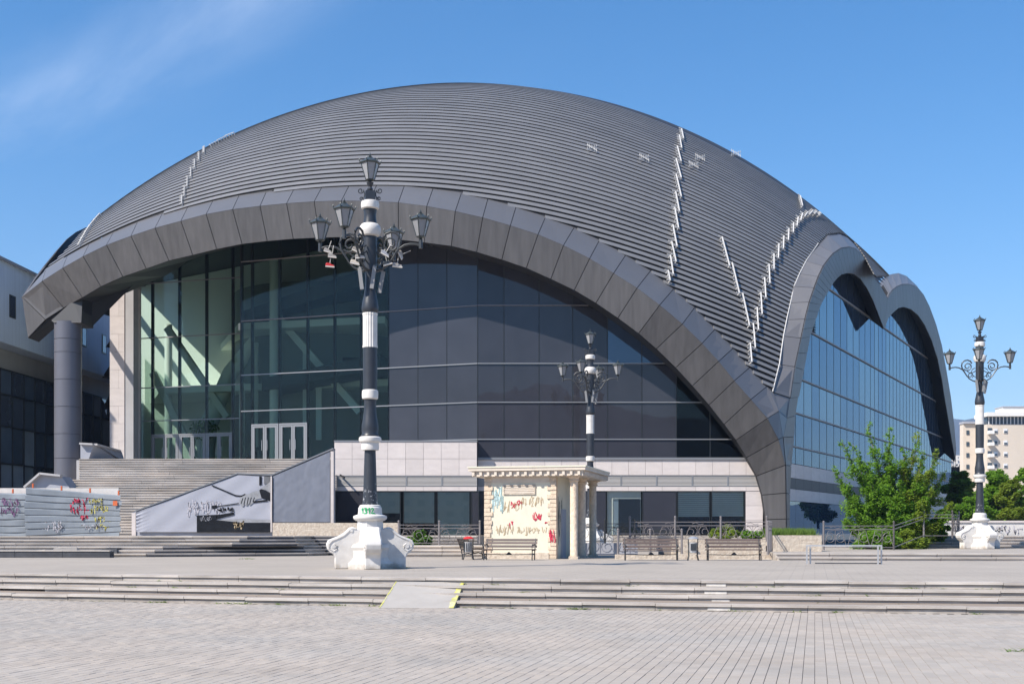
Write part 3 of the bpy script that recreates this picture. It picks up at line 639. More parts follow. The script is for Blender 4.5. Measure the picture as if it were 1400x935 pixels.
# ribs: level curves of a gently tilting field, found slice by slice
GV = (0.10249471, 0.02394121, -0.0058515, -0.20136832, 0.0205516)
def gfun(p): x, y = p.x, p.y-100; return p.z+GV[0]*x+GV[1]*x*x/2+GV[2]*x*y+GV[3]*y+GV[4]*y*y/2
q11 = math.cos(ETH)**2/EA**2+math.sin(ETH)**2/EB**2; q22 = math.sin(ETH)**2/EA**2+math.cos(ETH)**2/EB**2; q12 = math.cos(ETH)*math.sin(ETH)*(1/EA**2-1/EB**2)
SLC = {}
def slc(x):
    k = round(x, 4)
    if k in SLC: return SLC[k]
    X_ = x-EC.x; rem = 1-X_*X_*(q11-q12*q12/q22)
    tab = []
    if rem > 0.01:
        yc = -q12*X_/q22; Ry = math.sqrt(rem/q22); Rz = ECc*math.sqrt(rem); last = -1e9
        t0 = math.asin(max(-.99, min(.99, (6-EC.z)/Rz)))
        for i_ in range(61):
            t = t0+(math.pi/2-t0)*i_/60; p = Vector((x, EC.y+yc-Ry*math.cos(t), EC.z+Rz*math.sin(t))); g_ = gfun(p)
            if g_ <= last: break
            tab.append((g_, t)); last = g_
        SLC[k] = (tab, yc, Ry, Rz)
    else: SLC[k] = (tab, 0, 0, 0)
    return SLC[k]
def gp(x, gl, off=0.0):
    tab, yc, Ry, Rz = slc(x)
    if not tab or gl > tab[-1][0] or gl < tab[0][0]: return None
    lo_, hi_ = 0, len(tab)-1
    while hi_-lo_ > 1:
        md = (lo_+hi_)//2
        if tab[md][0] <= gl: lo_ = md
        else: hi_ = md
    a, b = tab[lo_], tab[hi_]; t = lerp(a[1], b[1], (gl-a[0])/(b[0]-a[0])); p = Vector((x, EC.y+yc-Ry*math.cos(t), EC.z+Rz*math.sin(t)))
    return p+enorm(p)*off if off else p
def gvis(x, gl, dg_):
    p = gp(x, gl)
    if p is None or gp(x, gl+dg_*.55) is None or gp(x, gl-dg_*.55) is None: return False
    f = enorm(p).dot((Vector((0, 0, EYE))-p).normalized())
    if f < -.10 or not sn.dot(p) < sn.dot(SW0)+(2.5 if f > 0 else -.8): return False
    px, py = proj(p); return inside(px, py)
gl = 22.0; nsl = 0
while gl < 37.4:
    dg_ = max(.15, .26-(gl-27.3)*.0115); gm_ = gl+dg_/2; x = -42.0; prev = False; st0_ = None; runs = []
    while x < 48:
        cur = gvis(x, gm_, dg_)
        if cur != prev:
            a, b = x-.6, x
            for _ in range(12):
                m2 = (a+b)/2
                if gvis(m2, gm_, dg_) == prev: a = m2
                else: b = m2
            if cur: st0_ = b
            else: runs.append((st0_, a))
            prev = cur
        x += .6
    for (xa_, xb_) in runs:
        if xb_-xa_ < .12: continue
        n = max(1, int((xb_-xa_)/.9)); gap_ = lerp(.44, .20, max(0, min(1, (gl-27)/5.5))); m_ = MB(); vs = []
        for i_ in range(n+1):
            xx = xa_+(xb_-xa_)*i_/n; e = [gp(xx, gl+dg_*fr, of) for fr, of in ((gap_, .11), (1.0, .08), (1.0, .02), (gap_+.05, .04))]
            if None in e: continue
            vs += e
        n2 = len(vs)//4-1
        if n2 < 1: continue
        m_.add(vs, sum([[(4*i_+q, 4*i_+4+q, 4*i_+4+(q+1) % 4, 4*i_+(q+1) % 4) for q in range(4)] for i_ in range(n2)], [])+[(0, 1, 2, 3), (4*n2+3, 4*n2+2, 4*n2+1, 4*n2)])
        part(m_, 'roof_slat', 'slat'); nsl += 1
    gl += dg_

part(shell, 'roof_shell', 'rib_base', recalc=False)
# crown and back of the shell
m_ = MB(); nU = 120; vs = []; fs = []
phs = [math.asin(max(-1, (2-EC.z)/ECc))+i*R(3) for i in range(21)]
def outside_front(u, ph_):
    p = ell(u, ph_); f = enorm(p).dot((Vector((0, 0, EYE))-p).normalized()); return f < -.10
gv = {}
for i in range(len(phs)):
    for j in range(nU):
        u = 2*math.pi*j/nU
        gv[i, j] = len(vs); vs.append(ell(u, min(phs[i], R(89)), -.05))
for i in range(len(phs)-1):
    for j in range(nU):
        j2 = (j+1) % nU
        if all(outside_front(2*math.pi*b/nU, phs[a]) for a, b in ((i, j), (i, j2), (i+1, j), (i+1, j2))) and all(keep(2*math.pi*b/nU, phs[a]) for a, b in ((i, j), (i, j2), (i+1, j), (i+1, j2))): fs.append((gv[i, j], gv[i, j2], gv[i+1, j2], gv[i+1, j]))
top = [(i) for i in range(0)]
m_.add(vs, fs); 
vs = [ell(2*math.pi*j/60, R(82.5), -.02) for j in range(60)]+[ell(0, R(90), -.02)]
m_.add(vs, [(j, (j+1) % 60, 60) for j in range(60)])
part(m_, 'roof_back', 'rib_base', recalc=False)

# left arch seen nearly edge-on
LO = [((30, 406), 84.5), ((49, 378), 87), ((60, 363.6), 89), ((76.4, 343.6), 93), ((91, 327), 98), ((103.6, 317.3), 103), ((116.4, 311.3), 108), ((126, 309), 113)]
LI = [((36, 402), 85), ((54, 379), 87.5), ((62, 370.5), 89.5), ((85.5, 351), 93.5), ((100, 335), 98.5), ((110, 323), 103.5), ((119, 314.5), 108.5), ((127, 310), 113.5)]
bk3 = MB()
lo = [P(*a, d) for a, d in LO]; li = [P(*a, d) for a, d in LI]
for i in range(len(lo)-1):
    m_ = MB(); m_.slab([lo[i], lo[i]+Vector((.5, .3, -1.3)), lo[i+1]+Vector((.5, .3, -1.3)), lo[i+1]], .05, .02); part(m_, 'left_arch_panel', 'band')
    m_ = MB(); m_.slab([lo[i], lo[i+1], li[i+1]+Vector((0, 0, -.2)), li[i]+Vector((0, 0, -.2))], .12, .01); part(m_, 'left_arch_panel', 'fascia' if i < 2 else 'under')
# snow guards (white toothed ladders) and crosses on the roof
G = []
for a in [(186, 190, 192, 220), (179, 210, 186, 250), (172, 245, 184, 293), (168, 285, 184, 345), (168, 335, 184, 405), (166, 390, 178, 452), (163, 440, 175, 505), (157, 495, 170, 563), (153, 548, 167, 612), (149, 592, 158, 652), (142, 640, 148, 672), (313, 533, 337, 625), (345, 615, 368, 712), (378, 712, 400, 815), (412, 808, 418, 885), (402, 870, 407, 930), (424, 757, 428, 828), (436, 710, 440, 778), (448, 662, 452, 726), (462, 620, 465, 680), (478, 587, 478, 635), (494, 555, 492, 600), (510, 530, 508, 570), (526, 507, 524, 543), (541, 488, 540, 518), (556, 470, 552, 497), (570, 458, 564, 480), (586, 454, 577, 467), (604, 449, 592, 461), (617, 452, 608, 458), (630, 458, 622, 461), (563, 402, 570, 433)]:
    G.append((850+a[0]/2.337, 100+a[1]/2.337, 850+a[2]/2.337, 100+a[3]/2.337))
lft = [(250.5, 283), (254, 272), (258, 259), (263, 246), (268, 234), (274, 223), (281, 213), (290, 205)]
for a, b in zip(lft, lft[1:]): G.append((a[0]+.6, b[1]+.3, a[0]+.3, a[1]))
lft2 = [(111, 338), (116, 329), (121, 320), (126.5, 312), (133, 304), (140, 296)]
for a, b in zip(lft2, lft2[1:]): G.append((b[0], b[1]+.6, a[0]+.6, a[1]-.3))
for a, b in zip([(290, 203), (300, 196.5), (311, 190.5)], [(300, 197.5), (311, 191.5), (322, 186.5)]): G.append((*a, *b))
for gi_, g4 in enumerate(G):
    fine_ = g4[0] < 400
    a = hit(g4[0], g4[1], .30); b = hit(g4[2], g4[3], .30); m_ = MB(); m_.bar(a, b, .035 if fine_ else .075, .035 if fine_ else .075)
    n = max(3, int((b-a).length/.55)); sidev = (b-a).cross(enorm(a)).normalized()
    if sidev.x > 0: sidev = -sidev
    for i in range(n+1):
        c = a.lerp(b, i/n); m_.bar(c-sidev*.05, c+sidev*(.14 if fine_ else .25), .04 if fine_ else .05); m_.bar(c, c-enorm(c)*.24, .05, .05)
    part(m_, 'snow_guard', 'white_metal')
for (x_, y_) in ((808, 206), (879, 219.5), (946, 229), (955, 219), (1004, 213)):
    m_ = MB()
    for s in (-1, 1):
        a = hit(x_-7, y_-3*s+(-1 if s > 0 else 0), .25); b = hit(x_+7, y_+3*s+1.5, .25); m_.bar(a, b, .035, .035)
        for i in range(6):
            c = a.lerp(b, (i+.5)/6); m_.bar(c+Vector((0, 0, -.12)), c+Vector((0, 0, .14)), .03)
    part(m_, 'roof_anchor', 'white_metal')

# ---- front glass and cladding
LV = [EYE+v for v in (4.8, 6.0, 8.38, 10.87, 14.6, 18.7, 22.4)]
def soffz(x, y):
    """height of the front arch's lower edge above plan point"""
    px = CX+FP*x/y
    return interp(x, [p.x for p in K3[2:]], [p.z for p in K3[2:]])
def clip_pane(pts, zf):
    """clip the rectangle x0..x1, z0..z1 by the soffit curve"""
    (a, b, z0, z1) = pts; ta, tb = zf(a), zf(b)
    return (min(z1, ta), min(z1, tb))
def pane(a, b, z0, z1, m, name='glass_pane', thick=.03, gap=.02, curve=True, ext=.7, parent=None, tilt=0):
    za, zb = (z1, z1)
    if curve: za = min(z1, soffz(a.x, a.y)+ext); zb = min(z1, soffz(b.x, b.y)+ext)
    if za <= z0+.05 and zb <= z0+.05: return None
    q = [Vector((a.x, a.y, z0)), Vector((b.x, b.y, z0)), Vector((b.x, b.y, max(zb, z0+.01))), Vector((a.x, a.y, max(za, z0+.01)))]
    if zb <= z0+.05 or za <= z0+.05:
        t = (za-z0)/(za-zb) if za != zb else 1
        xx = a.lerp(b, max(0, min(1, t)))
        if za > zb: q = [Vector((a.x, a.y, z0)), Vector((xx.x, xx.y, z0)), Vector((a.x, a.y, za))]
        else: q = [Vector((xx.x, xx.y, z0)), Vector((b.x, b.y, z0)), Vector((b.x, b.y, zb))]
        if (q[1]-q[0]).length < .15: return None
    m_ = MB(); m_.slab(q, thick, gap); return part(m_, name, m, parent)
def W2(px, D): return Vector((X(px, D), D, 0))
opq = [(532, 82.2)]+[(p, lerp(82.2, 80.0, (p-532)/(653-532))) for p in (571.5, 611)]+[(653, 80.0)]+[(p, 80.0) for p in (689, 737, 783, 830.5, 877.5, 924.6, 971, 1018, 1062)]
op = [W2(*t) for t in opq]
mull = MB(); cap = MB()
rg = random.Random(4)
for i in range(len(op)-1):
    a, b = op[i], op[i+1]
    for r in range(6):
        if r == 0 and i < 3: continue
        clearp = (i >= 10 and r in (2, 1)) or (i == 10 and r == 0) or (i >= 8 and r == 3)
        clearp = (opq[i][0] >= 920 and r <= 2)
        pane(a, b, LV[r], LV[r+1], 'clear' if clearp else ('side_b' if r == 3 and opq[i][0] in (830.5, 877.5) else 'spandrel'), 'glass_pane' if clearp else 'dark_glass_panel', ext=interp(opq[i][0], [530, 650, 700], [1.6, 1.0, .7]))
    zt = soffz(b.x, b.y)+.5
    if zt > LV[0]+.3: mu = MB(); mu.box((b.x-.03, b.y-.01, LV[0] if i > 1 else LV[1]), (b.x+.03, b.y+.14, min(zt, LV[6]))); part(mu, 'mullion', 'mullion')
# backing behind opaque panels
m_ = MB()
for i in range(0, 9):
    a, b = op[i]+Vector((0, .09, 0)), op[i+1]+Vector((0, .09, 0)); m_.add([(a.x, a.y, LV[0]), (b.x, b.y, LV[0]), (b.x, b.y, soffz(b.x, b.y)+.6), (a.x, a.y, soffz(a.x, a.y)+.6)], [(0, 1, 2, 3)])
part(m_, 'panel_backing', 'dark', recalc=False)
def capline(p0, p1, z, w=.07, d=.10, m='alu', name='cap_rail'):
    dd = (p1-p0).normalized(); nn = Vector((dd.y, -dd.x, 0)); m_ = MB()
    q = [p0, p1, p1+nn*d, p0+nn*d]; m_.hexa([(v.x, v.y, z-w/2) for v in q]+[(v.x, v.y, z+w/2) for v in q]); return part(m_, name, m)
for r in range(0, 5):
    xe = None
    for i in range(len(K3)-1, 2, -1):
        if K3[i].z < LV[r] <= K3[i-1].z:
            t = (LV[r]-K3[i].z)/(K3[i-1].z-K3[i].z); xe = lerp(K3[i].x, K3[i-1].x, t); break
    xe = (xe or 16)+.3
    m0 = 'alu' if r < 4 else 'rail'
    if r > 0: capline(op[0], op[3], LV[r], .065 if r < 4 else .05, .08, m0)
    capline(op[3], Vector((xe, 80.0, 0)), LV[r], .065 if r < 4 else .05, .08, m0)
# transparent part: right section (px 318-532) and left section (185-318)
rt = [(344.6, 0), (382, 0), (420.5, 0), (457.5, 0), (493.5, 0), (532, 0)]
def Drt(px): return lerp(86.24, 82.2, (px-318)/(532-318))
def Dlt(px): return lerp(93.8, 91.4, (px-185)/(318-185))
rp_ = [W2(p, Drt(p)) for p in (330, 344.6, 382, 420.5, 457.5, 493.5, 532)]
lp_ = [W2(p, Dlt(p)) for p in (185, 208, 245, 282, 318, 330)]
FL = 6.62                                         # foyer floor / top landing
def inner(c): return c
for L_, base in ((rp_, FL), (lp_, FL)):
    for i in range(len(L_)-1):
        a, b = L_[i], L_[i+1]; zs = [base, LV[2]] + [LV[3], LV[4], LV[5], LV[6]]
        for z0, z1 in zip(zs, zs[1:]):
            door = (z0 == base) and ((L_ is rp_ and i in (1, 2)) or (L_ is lp_ and i in (1, 2, 3)))
            if not door: pane(a, b, z0, z1, 'clear', ext=3.6 if L_ is lp_ else 2.0)
    for i, a in enumerate(L_):
        w = .09
        mu = MB(); mu.box((a.x-w, a.y+.03, base), (a.x+w, a.y+.32, soffz(a.x, a.y-3)+(3.4 if L_ is lp_ else 1.9))); part(mu, 'mullion', 'mullion')
    for z in [LV[2], LV[3], LV[4], LV[5]]:
        if z < soffz(L_[-1].x, L_[-1].y)+1.5: capline(L_[0], L_[-1], z, .07, .07, 'alu' if z < LV[4] else 'rail')
# return wall between the two glass sections
a, b = lp_[-1], rp_[0]
for z0, z1 in zip([FL, LV[2], LV[3], LV[4]], [LV[2], LV[3], LV[4], LV[5]]): pane(b, a, z0, z1, 'clear', curve=False)
# left end glass, running back
a = lp_[0]; bks = [a+Vector((-.8*i*2.2*.3-0, 2.2*i, 0)) for i in range(5)]
for i in range(4):
    for z0, z1 in zip([FL, LV[2], LV[3]], [LV[2], LV[3], LV[4]]): pane(bks[i+1], bks[i], z0, z1, 'clear', curve=False)
# doors
def door(a, b, z0, z1, leaves, lab=None):
    fr = MB(); d = (b-a).normalized(); nn = Vector((d.y, -d.x, 0)); w = .11
    def post(p, q, za, zb, o=fr):
        v = [p-nn*.02, q-nn*.02, q+nn*.10, p+nn*.10]; o.hexa([(c.x, c.y, za) for c in v]+[(c.x, c.y, zb) for c in v])
    post(a, a+d*w, z0, z1); post(b-d*w, b, z0, z1); post(a+d*w, b-d*w, z1-w, z1)
    fo = part(fr, 'door_frame', 'alu')
    Ld = (b-a).length-2*w
    for k in range(leaves):
        p = a+d*(w+Ld*k/leaves+.01); q = a+d*(w+Ld*(k+1)/leaves-.01); lf = MB()
        post(p, p+d*.13, z0+.02, z1-w-.02, lf); post(q-d*.13, q, z0+.02, z1-w-.02, lf); post(p+d*.13, q-d*.13, z0+.02, z0+.17, lf); post(p+d*.13, q-d*.13, z1-w-.15, z1-w-.02, lf)
        lo_ = part(lf, 'door_leaf', 'alu')
        gp = MB(); gp.slab([(p.x, p.y, z0+.1), (q.x, q.y, z0+.1), (q.x, q.y, z1-.2), (p.x, p.y, z1-.2)], .02, .08); gp.build('door_glass', 'clear', lo_)
        hx = q-d*.2 if k % 2 == 0 else p+d*.2; hh = MB(); hh.tube([hx+nn*.14+Vector((0, 0, z0+.8)), hx+nn*.14+Vector((0, 0, z0+1.5))], .018, 5); hh.build('handle', 'steel', lo_)
zd = FL+2.62
door(rp_[1], rp_[2]-Vector((.03, 0, 0)), FL, zd, 2); door(rp_[2]+Vector((.03, 0, 0)), rp_[3], FL, zd, 2)
pane(rp_[1], rp_[3], zd+.03, LV[2], 'clear', curve=False)
door(lp_[1], lp_[2], FL, zd-.1, 2); door(lp_[2]+Vector((.03, 0, 0)), lp_[3], FL, zd-.1, 2); door(lp_[3]+Vector((.03, 0, 0)), lp_[4], FL, zd-.1, 2)
pane(lp_[1], lp_[4], zd-.07, LV[2], 'clear', curve=False)
# foyer interior
mat('interior_grey', (.25, .28, .27), .7)
def ib(name, pts, ax, m): m_ = MB(); m_.prism(pts, (0, 0, 0), ax); return part(m_, name, m)
ib('foyer_floor', [(-28.6, 93.5, FL-.25), (-26.3, 83, FL-.25), (-6, 82.5, FL-.25), (-6, 101, FL-.25), (-31.5, 105, FL-.25)], (0, 0, .24), 'interior_floor')
ib('foyer_back_wall', [(-31.6, 103, FL), (-4, 97, FL), (-4, 97, 26), (-31.6, 103, 22)], (.1, .4, 0), 'interior_white')
ib('foyer_side_wall', [(-8.2, 83, FL), (-8.4, 98, FL), (-8.4, 98, 23), (-8.2, 83, 23)], (.3, 0, 0), 'interior_white')
ib('foyer_balcony', [(-27, 95, 12.4), (-9, 90, 12.4), (-9, 98, 12.4), (-30, 103, 12.4)], (0, 0, .5), 'interior_white')
ib('foyer_balcony', [(-20, 91, 16.6), (-9, 88, 16.6), (-9, 98, 16.6), (-24, 102, 16.6)], (0, 0, .5), 'interior_white')
m_ = MB(); m_.tube([(-23.5, 95, FL), (-23.2, 95, 10), (-21.5, 95, 14), (-18.5, 94.5, 17.5), (-14, 94, 20.5)], [.75, .7, .6, .5, .45], 12); part(m_, 'curved_pillar', 'interior_white')
m_ = MB(); m_.tube([(-17.2, 90, FL), (-17.2, 90, 21.5)], .35, 12); part(m_, 'round_pillar', 'interior_white')
m_ = MB(); m_.tube([(-26.8, 97, FL), (-26.8, 97, 18)], .3, 12); part(m_, 'round_pillar', 'interior_white')
for (a, b) in (((-27.5, 95.2, 14.0), (-23.8, 94.5, 7.0)), ((-26.5, 95.5, 17.5), (-21.5, 94, 10.5)), ((-18.0, 92, 18.5), (-11.0, 90, 10.5))):
    m_ = MB(); m_.bar(a, b, .35, .5); part(m_, 'stair_stringer', 'interior_white')
m_ = MB()
for i in range(22): m_.box((-22+i*.42, 94.2-.05*i, FL+i*.2), (-22+i*.42+.5, 96.2, FL+i*.2+.18))
part(m_, 'foyer_stairs', 'interior_floor')
m_ = MB(); m_.slab([(-15, 93.5, 12.9), (-9, 91.5, 12.9), (-9, 91.5, 14), (-15, 93.5, 14)], .05); part(m_, 'balustrade', 'clear')
m_ = MB(); m_.box((-12.4, 91, 12.9+.2), (-11.2, 91.4, 14.6)); part(m_, 'hanging_screen', 'interior_dark')
ib('ceiling', [(-29, 94.2, 22), (-25, 92, 23.5), (-6, 85.5, 26), (-6, 101, 26), (-31.6, 105, 22)], (0, 0, .3), 'interior_dark')
m_ = MB(); vs = []
for i in range(25):
    a = R(190+i*6.5); vs += [(-14.5+7.5*math.cos(a), 99+6.5*math.sin(a), FL), (-14.5+7.5*math.cos(a), 99+6.5*math.sin(a), 20.5)]
m_.add(vs, [(2*i, 2*i+2, 2*i+3, 2*i+1) for i in range(24)], True); part(m_, 'auditorium_wall', 'interior_grey', recalc=False)
for (x, y, z0, z1) in ((-20.3, 93.4, FL, 13), (-19.2, 93, 8.2, 16), (-15.2, 91.5, 8.6, 15.2), (-14.2, 91.3, 8.6, 13.6)):
    m_ = MB(); m_.box((x-.2, y, z0), (x+.2, y+.3, z1)); part(m_, 'foyer_fin', 'interior_white')
m_ = MB(); m_.prism([(-18, 89.5, 12.0), (-9.2, 86.5, 13.2), (-9.2, 86.5, 14.2), (-18, 89.5, 12.9)], (0, 0, 0), (.6, 3.5, 0)); part(m_, 'sloping_gallery', 'interior_dark')
m_ = MB(); m_.prism([(-20, 91.5, 17.2), (-9.2, 88.5, 19.8), (-9.2, 88.5, 21), (-20, 91.5, 18.0)], (0, 0, 0), (.6, 4.5, 0)); part(m_, 'sloping_gallery', 'interior_dark')
# foyer plants
def leaf_ball(m_, c, r, n, rr, s=.12):
    for _ in range(n):
        v = Vector((rr.gauss(0, 1), rr.gauss(0, 1), rr.gauss(0, 1))).normalized()*r*rr.random()**.4; p = Vector(c)+Vector((v.x, v.y, v.z*.8)); a = Vector((rr.uniform(-1, 1), rr.uniform(-1, 1), rr.uniform(-1, 1))).normalized(); b = a.cross(Vector((rr.uniform(-1, 1), rr.uniform(-1, 1), rr.uniform(-1, 1)))).normalized(); k = s*rr.uniform(.6, 1.3)
        m_.add([p-a*k, p+b*k*.5, p+a*k, p-b*k*.5], [(0, 1, 2, 3)])
rr = random.Random(6)
pt = thing('potted_tree', (-23.2, 93.4, FL), 'dark green potted tree standing inside the foyer behind the glass doors', 'plant')
m_ = MB(); m_.tube([(-23.2, 93.4, FL+.4), (-23.1, 93.4, FL+2.6)], .05, 6); m_.build('trunk', 'bark', pt); m_ = MB(); leaf_ball(m_, (-23.1, 93.4, FL+2.9), 1.1, 500, rr); m_.build('crown', 'leaf2', pt, recalc=False); m_ = MB(); m_.lathe([(.3, 0), (.38, .45), (.34, .45)], 12, (-23.2, 93.4, FL)); m_.build('pot', 'interior_dark', pt)

# ---- stone base of the front
def stonegrid(x0, x1, y, z0, z1, w, h, name='stone_panel', m='stone', clipf=None, t=.05):
    n = max(1, round((x1-x0)/w)); k = max(1, round((z1-z0)/h))
    for i in range(n):
        for j in range(k):
            a = x0+(x1-x0)*i/n; b = x0+(x1-x0)*(i+1)/n; c = z0+(z1-z0)*j/k; d = z0+(z1-z0)*(j+1)/k
            q = [(a, y, c), (b, y, c), (b, y, d), (a, y, d)]; m_ = MB(); m_.slab(q, t, .008); part(m_, name, m)
yA, yB = 79.1, 79.94
xa0, xa1 = X(457, yA), X(652, yA); xb1 = X(1043, yB)
def za(py): return Z(py, yA)
def zb_(py): return Z(py, yB)
stonegrid(xa0, xa1, yA, za(650), za(604), 1.07, 1.06)
stonegrid(xa1+.02, xb1, yB, zb_(649.5), zb_(628.5), 1.09, .98)
stonegrid(xa0, xa1, yA, za(671), za(665), 1.07, .3); stonegrid(xa1+.02, xb1, yB, zb_(671), zb_(665), 1.09, .3)
stonegrid(X(1019.5, yB), xb1, yB, zb_(730), zb_(671.5), 1.1, .95)
m_ = MB(); m_.box((xa0, yA+.06, za(671.2)), (xa1, yA+.5, za(604)-.03)); part(m_, 'base_wall', 'concrete'); m_ = MB(); m_.box((xa1+.01, yB+.06, zb_(671.2)), (xb1, yB+.5, zb_(628.5)-.02)); part(m_, 'base_wall', 'concrete'); m_ = MB(); m_.box((xa0, yA+1.3, HT-.3), (xb1-.6, yA+1.5, za(670))); part(m_, 'room_back', 'dark'); m_ = MB(); m_.box((X(1019.5, yB), yB+.06, HT-.3), (xb1-.1, yB+.4, zb_(671.3))); part(m_, 'base_wall', 'concrete')  # room_back is painted black in place of an unlit room
m_ = MB(); m_.box((xa0-.02, yA-.03, za(604)+.002), (xa1+.02, yA+3.0, za(603)+.05)); m_.box((xa1+.03, yB-.08, zb_(628.5)+.002), (xb1, yB+.2, zb_(626.8))); part(m_, 'ledge', 'alu')
# louvre bands
for (x0, x1, y, z0, z1) in ((xa0, xa1, yA, za(664.7), za(650.3)), (xa1+.02, xb1, yB, zb_(664.7), zb_(650))):
    n = round((x1-x0)/2.19)
    for i in range(n):
        a = x0+(x1-x0)*i/n; b = x0+(x1-x0)*(i+1)/n
        m_ = MB(); m_.box((a, y-.01, z0), (a+.1, y+.05, z1)); m_.box((a+.1, y-.01, z1-.05), (b, y+.05, z1)); m_.box((a+.1, y-.01, z0), (b, y+.05, z0+.05)); lf = part(m_, 'vent_frame', 'alu')
        m_ = MB(); nl = 7
        for k in range(nl):
            zc = z0+.06+(z1-z0-.12)*k/nl; m_.hexa([(a+.1, y+.0, zc), (b, y+.0, zc), (b, y+.05, zc+.06), (a+.1, y+.05, zc+.06), (a+.1, y+.0, zc+.015), (b, y+.0, zc+.015), (b, y+.05, zc+.075), (a+.1, y+.05, zc+.075)])
        m_.build('vent_blades', 'louver', lf)
# ground floor windows
def win(px0, px1, y, kind, blind_py=None, ztop=671.3):
    z1 = Z(ztop, y); z0 = HT+.02; a = X(px0, y); b = X(px1, y)
    m_ = MB(); w = .05
    for q in (((a, y-.02, z0), (a+w, y+.05, z1)), ((b-w, y-.02, z0), (b, y+.05, z1)), ((a+w, y-.02, z1-w), (b-w, y+.05, z1))): m_.box(*q)
    fr = part(m_, 'window', 'mullion')
    m_ = MB(); m_.slab([(a, y, z0), (b, y, z0), (b, y, z1), (a, y, z1)], .02, .05); m_.build('pane', {'p': 'spandrel'}.get(kind, 'shop_clear'), fr)
    if kind != 'p':
        zbb = Z(blind_py, y) if blind_py else z0; 
        m_ = MB()
        if kind == 'v':
            nn_ = 13
            for k in range(nn_): zz = zbb+(z1-zbb)*k/nn_; m_.hexa([(a+.06, y+.06, zz), (b-.06, y+.06, zz), (b-.06, y+.13, zz+.09), (a+.06, y+.13, zz+.09), (a+.06, y+.06, zz+.02), (b-.06, y+.06, zz+.02), (b-.06, y+.13, zz+.11), (a+.06, y+.13, zz+.11)])
            m_.build('blind', 'blindlight', fr)
        else: m_.box((a+.07, y+.055, zbb), (b-.07, y+.06, z1-.06)); m_.box((a+.07, y+.052, zbb-.04), (b-.07, y+.065, zbb)); m_.build('blind', 'blind', fr)
        if blind_py: m_ = MB(); m_.box((a, y+.2, z0), (b, y+.25, zbb)); m_.build('dark_room', 'dark', fr)  # black panel stands in for the unlit room below the blind
YW = yA+.02
win(459, 503, YW, 'p'); win(503, 548, YW, 'b', 700.5); win(551, 595, YW, 'b', 714); win(597, 643, YW, 'b', None); win(644, 655, YW, 'p')
YV = yB+.02
win(655, 700, YV, 'p'); win(702, 745, YV, 'b', None); win(748, 790, YV, 'b', 706); win(792, 829, YV, 'p'); win(830.5, 877, YV, 'g', None) if False else None
win(878, 925, YV, 'p'); win(926, 971, YV, 'v', 706); win(972.5, 1018, YV, 'v', 705.5)
m_ = MB(); a_, b_ = X(830.5, YV), X(877, YV); z0, z1 = HT+.02, Z(671.3, YV)
m_.box((a_, YV+.25, z0), (b_, YV+.3, z1)); rec = part(m_, 'doorway', 'blindlight')
m_ = MB(); m_.slab([(a_, YV-.02, z0), (b_, YV-.02, z0), (b_, YV-.02, z1), (a_, YV-.02, z1)], .02, .02); m_.build('pane', 'shop_clear', rec)
m_ = MB(); m_.box((X(846, YV), YV+.15, z0), (X(875.5, YV), YV+.2, Z(682, YV))); m_.build('door_leaf', 'interior_dark', rec); m_ = MB(); m_.box((X(839, YV), YV+.12, z0), (X(845.6, YV), YV+.2, Z(685, YV))); m_.build('door_post', 'interior_white', rec)

# ---- side glass
mat('parapet_dark2', (.07, .065, .065), .5)
def sidew(t, off=0.0): p = SW0+sd*t+sn*off; return p
SBz = [(p[2].x*sd.x+p[2].y*sd.y, p[2].z) for p in SA+SB[1:]]
c30 = [(p.x*sd.x+p.y*sd.y, p.z) for p in reversed(c3)]
allz = c30[:-1]+SBz
def sideZ(t):
    s = (SW0+sd*t); s = s.x*sd.x+s.y*sd.y; return interp(s, [a for a, b in allz], [b for a, b in allz])
ts = [-2.5+2.22*i for i in range(12)]+[24.1+1.66*i for i in range(31)]
ts = [t for t in ts if t < 73]
rows = [EYE+v for v in (4.8, 6.0, 8.38, 10.87, 14.6, 18.7, 23.5, 28)]
rg = random.Random(21); drk = {}
for i in range(len(ts)-1):
    t0, t1 = ts[i], ts[i+1]; A0, B0 = sidew(t0), sidew(t1)
    for r in range(7):
        zt0, zt1 = sideZ(t0)+1.9, sideZ(t1)+1.9; z0 = rows[r]; z1 = rows[r+1]
        za_, zb2 = min(z1, zt0), min(z1, zt1)
        if za_ <= z0+.1 and zb2 <= z0+.1: continue
        if t0 > 68: continue
        q = [Vector((A0.x, A0.y, z0)), Vector((B0.x, B0.y, z0)), Vector((B0.x, B0.y, max(zb2, z0+.02))), Vector((A0.x, A0.y, max(za_, z0+.02)))]
        m_ = MB(); m_.slab(q, .02, .025)
        # blocks of darker panes as in the photograph
        dark_ = (r, i) in {(4, j) for j in range(0, 30)}-{(4, 1)} or r in (1, 3) and i < 12 or (r == 2 and i in (3, 7, 8, 9, 10)) or (r == 3) and i in (6, 7) or (r == 4 and i in (10, 11)) or r == 0
        if r == 3: dark_ = i in (0, 1, 2, 3, 4, 5, 6, 7, 8, 9) and True
        lightset = {(3, 20), (4, 20)}
        if r == 2: dark_ = i in (3, 7, 8, 9, 10, 13, 14)
        if r == 4: dark_ = i in (6, 7, 10, 11, 12)
        if r == 5: dark_ = i < 18
        if r in (1,): dark_ = True
        if i > 13 and r in (3, 4): dark_ = i in (14, 15)
        part(m_, 'side_pane', 'side_b' if dark_ else 'side_a')
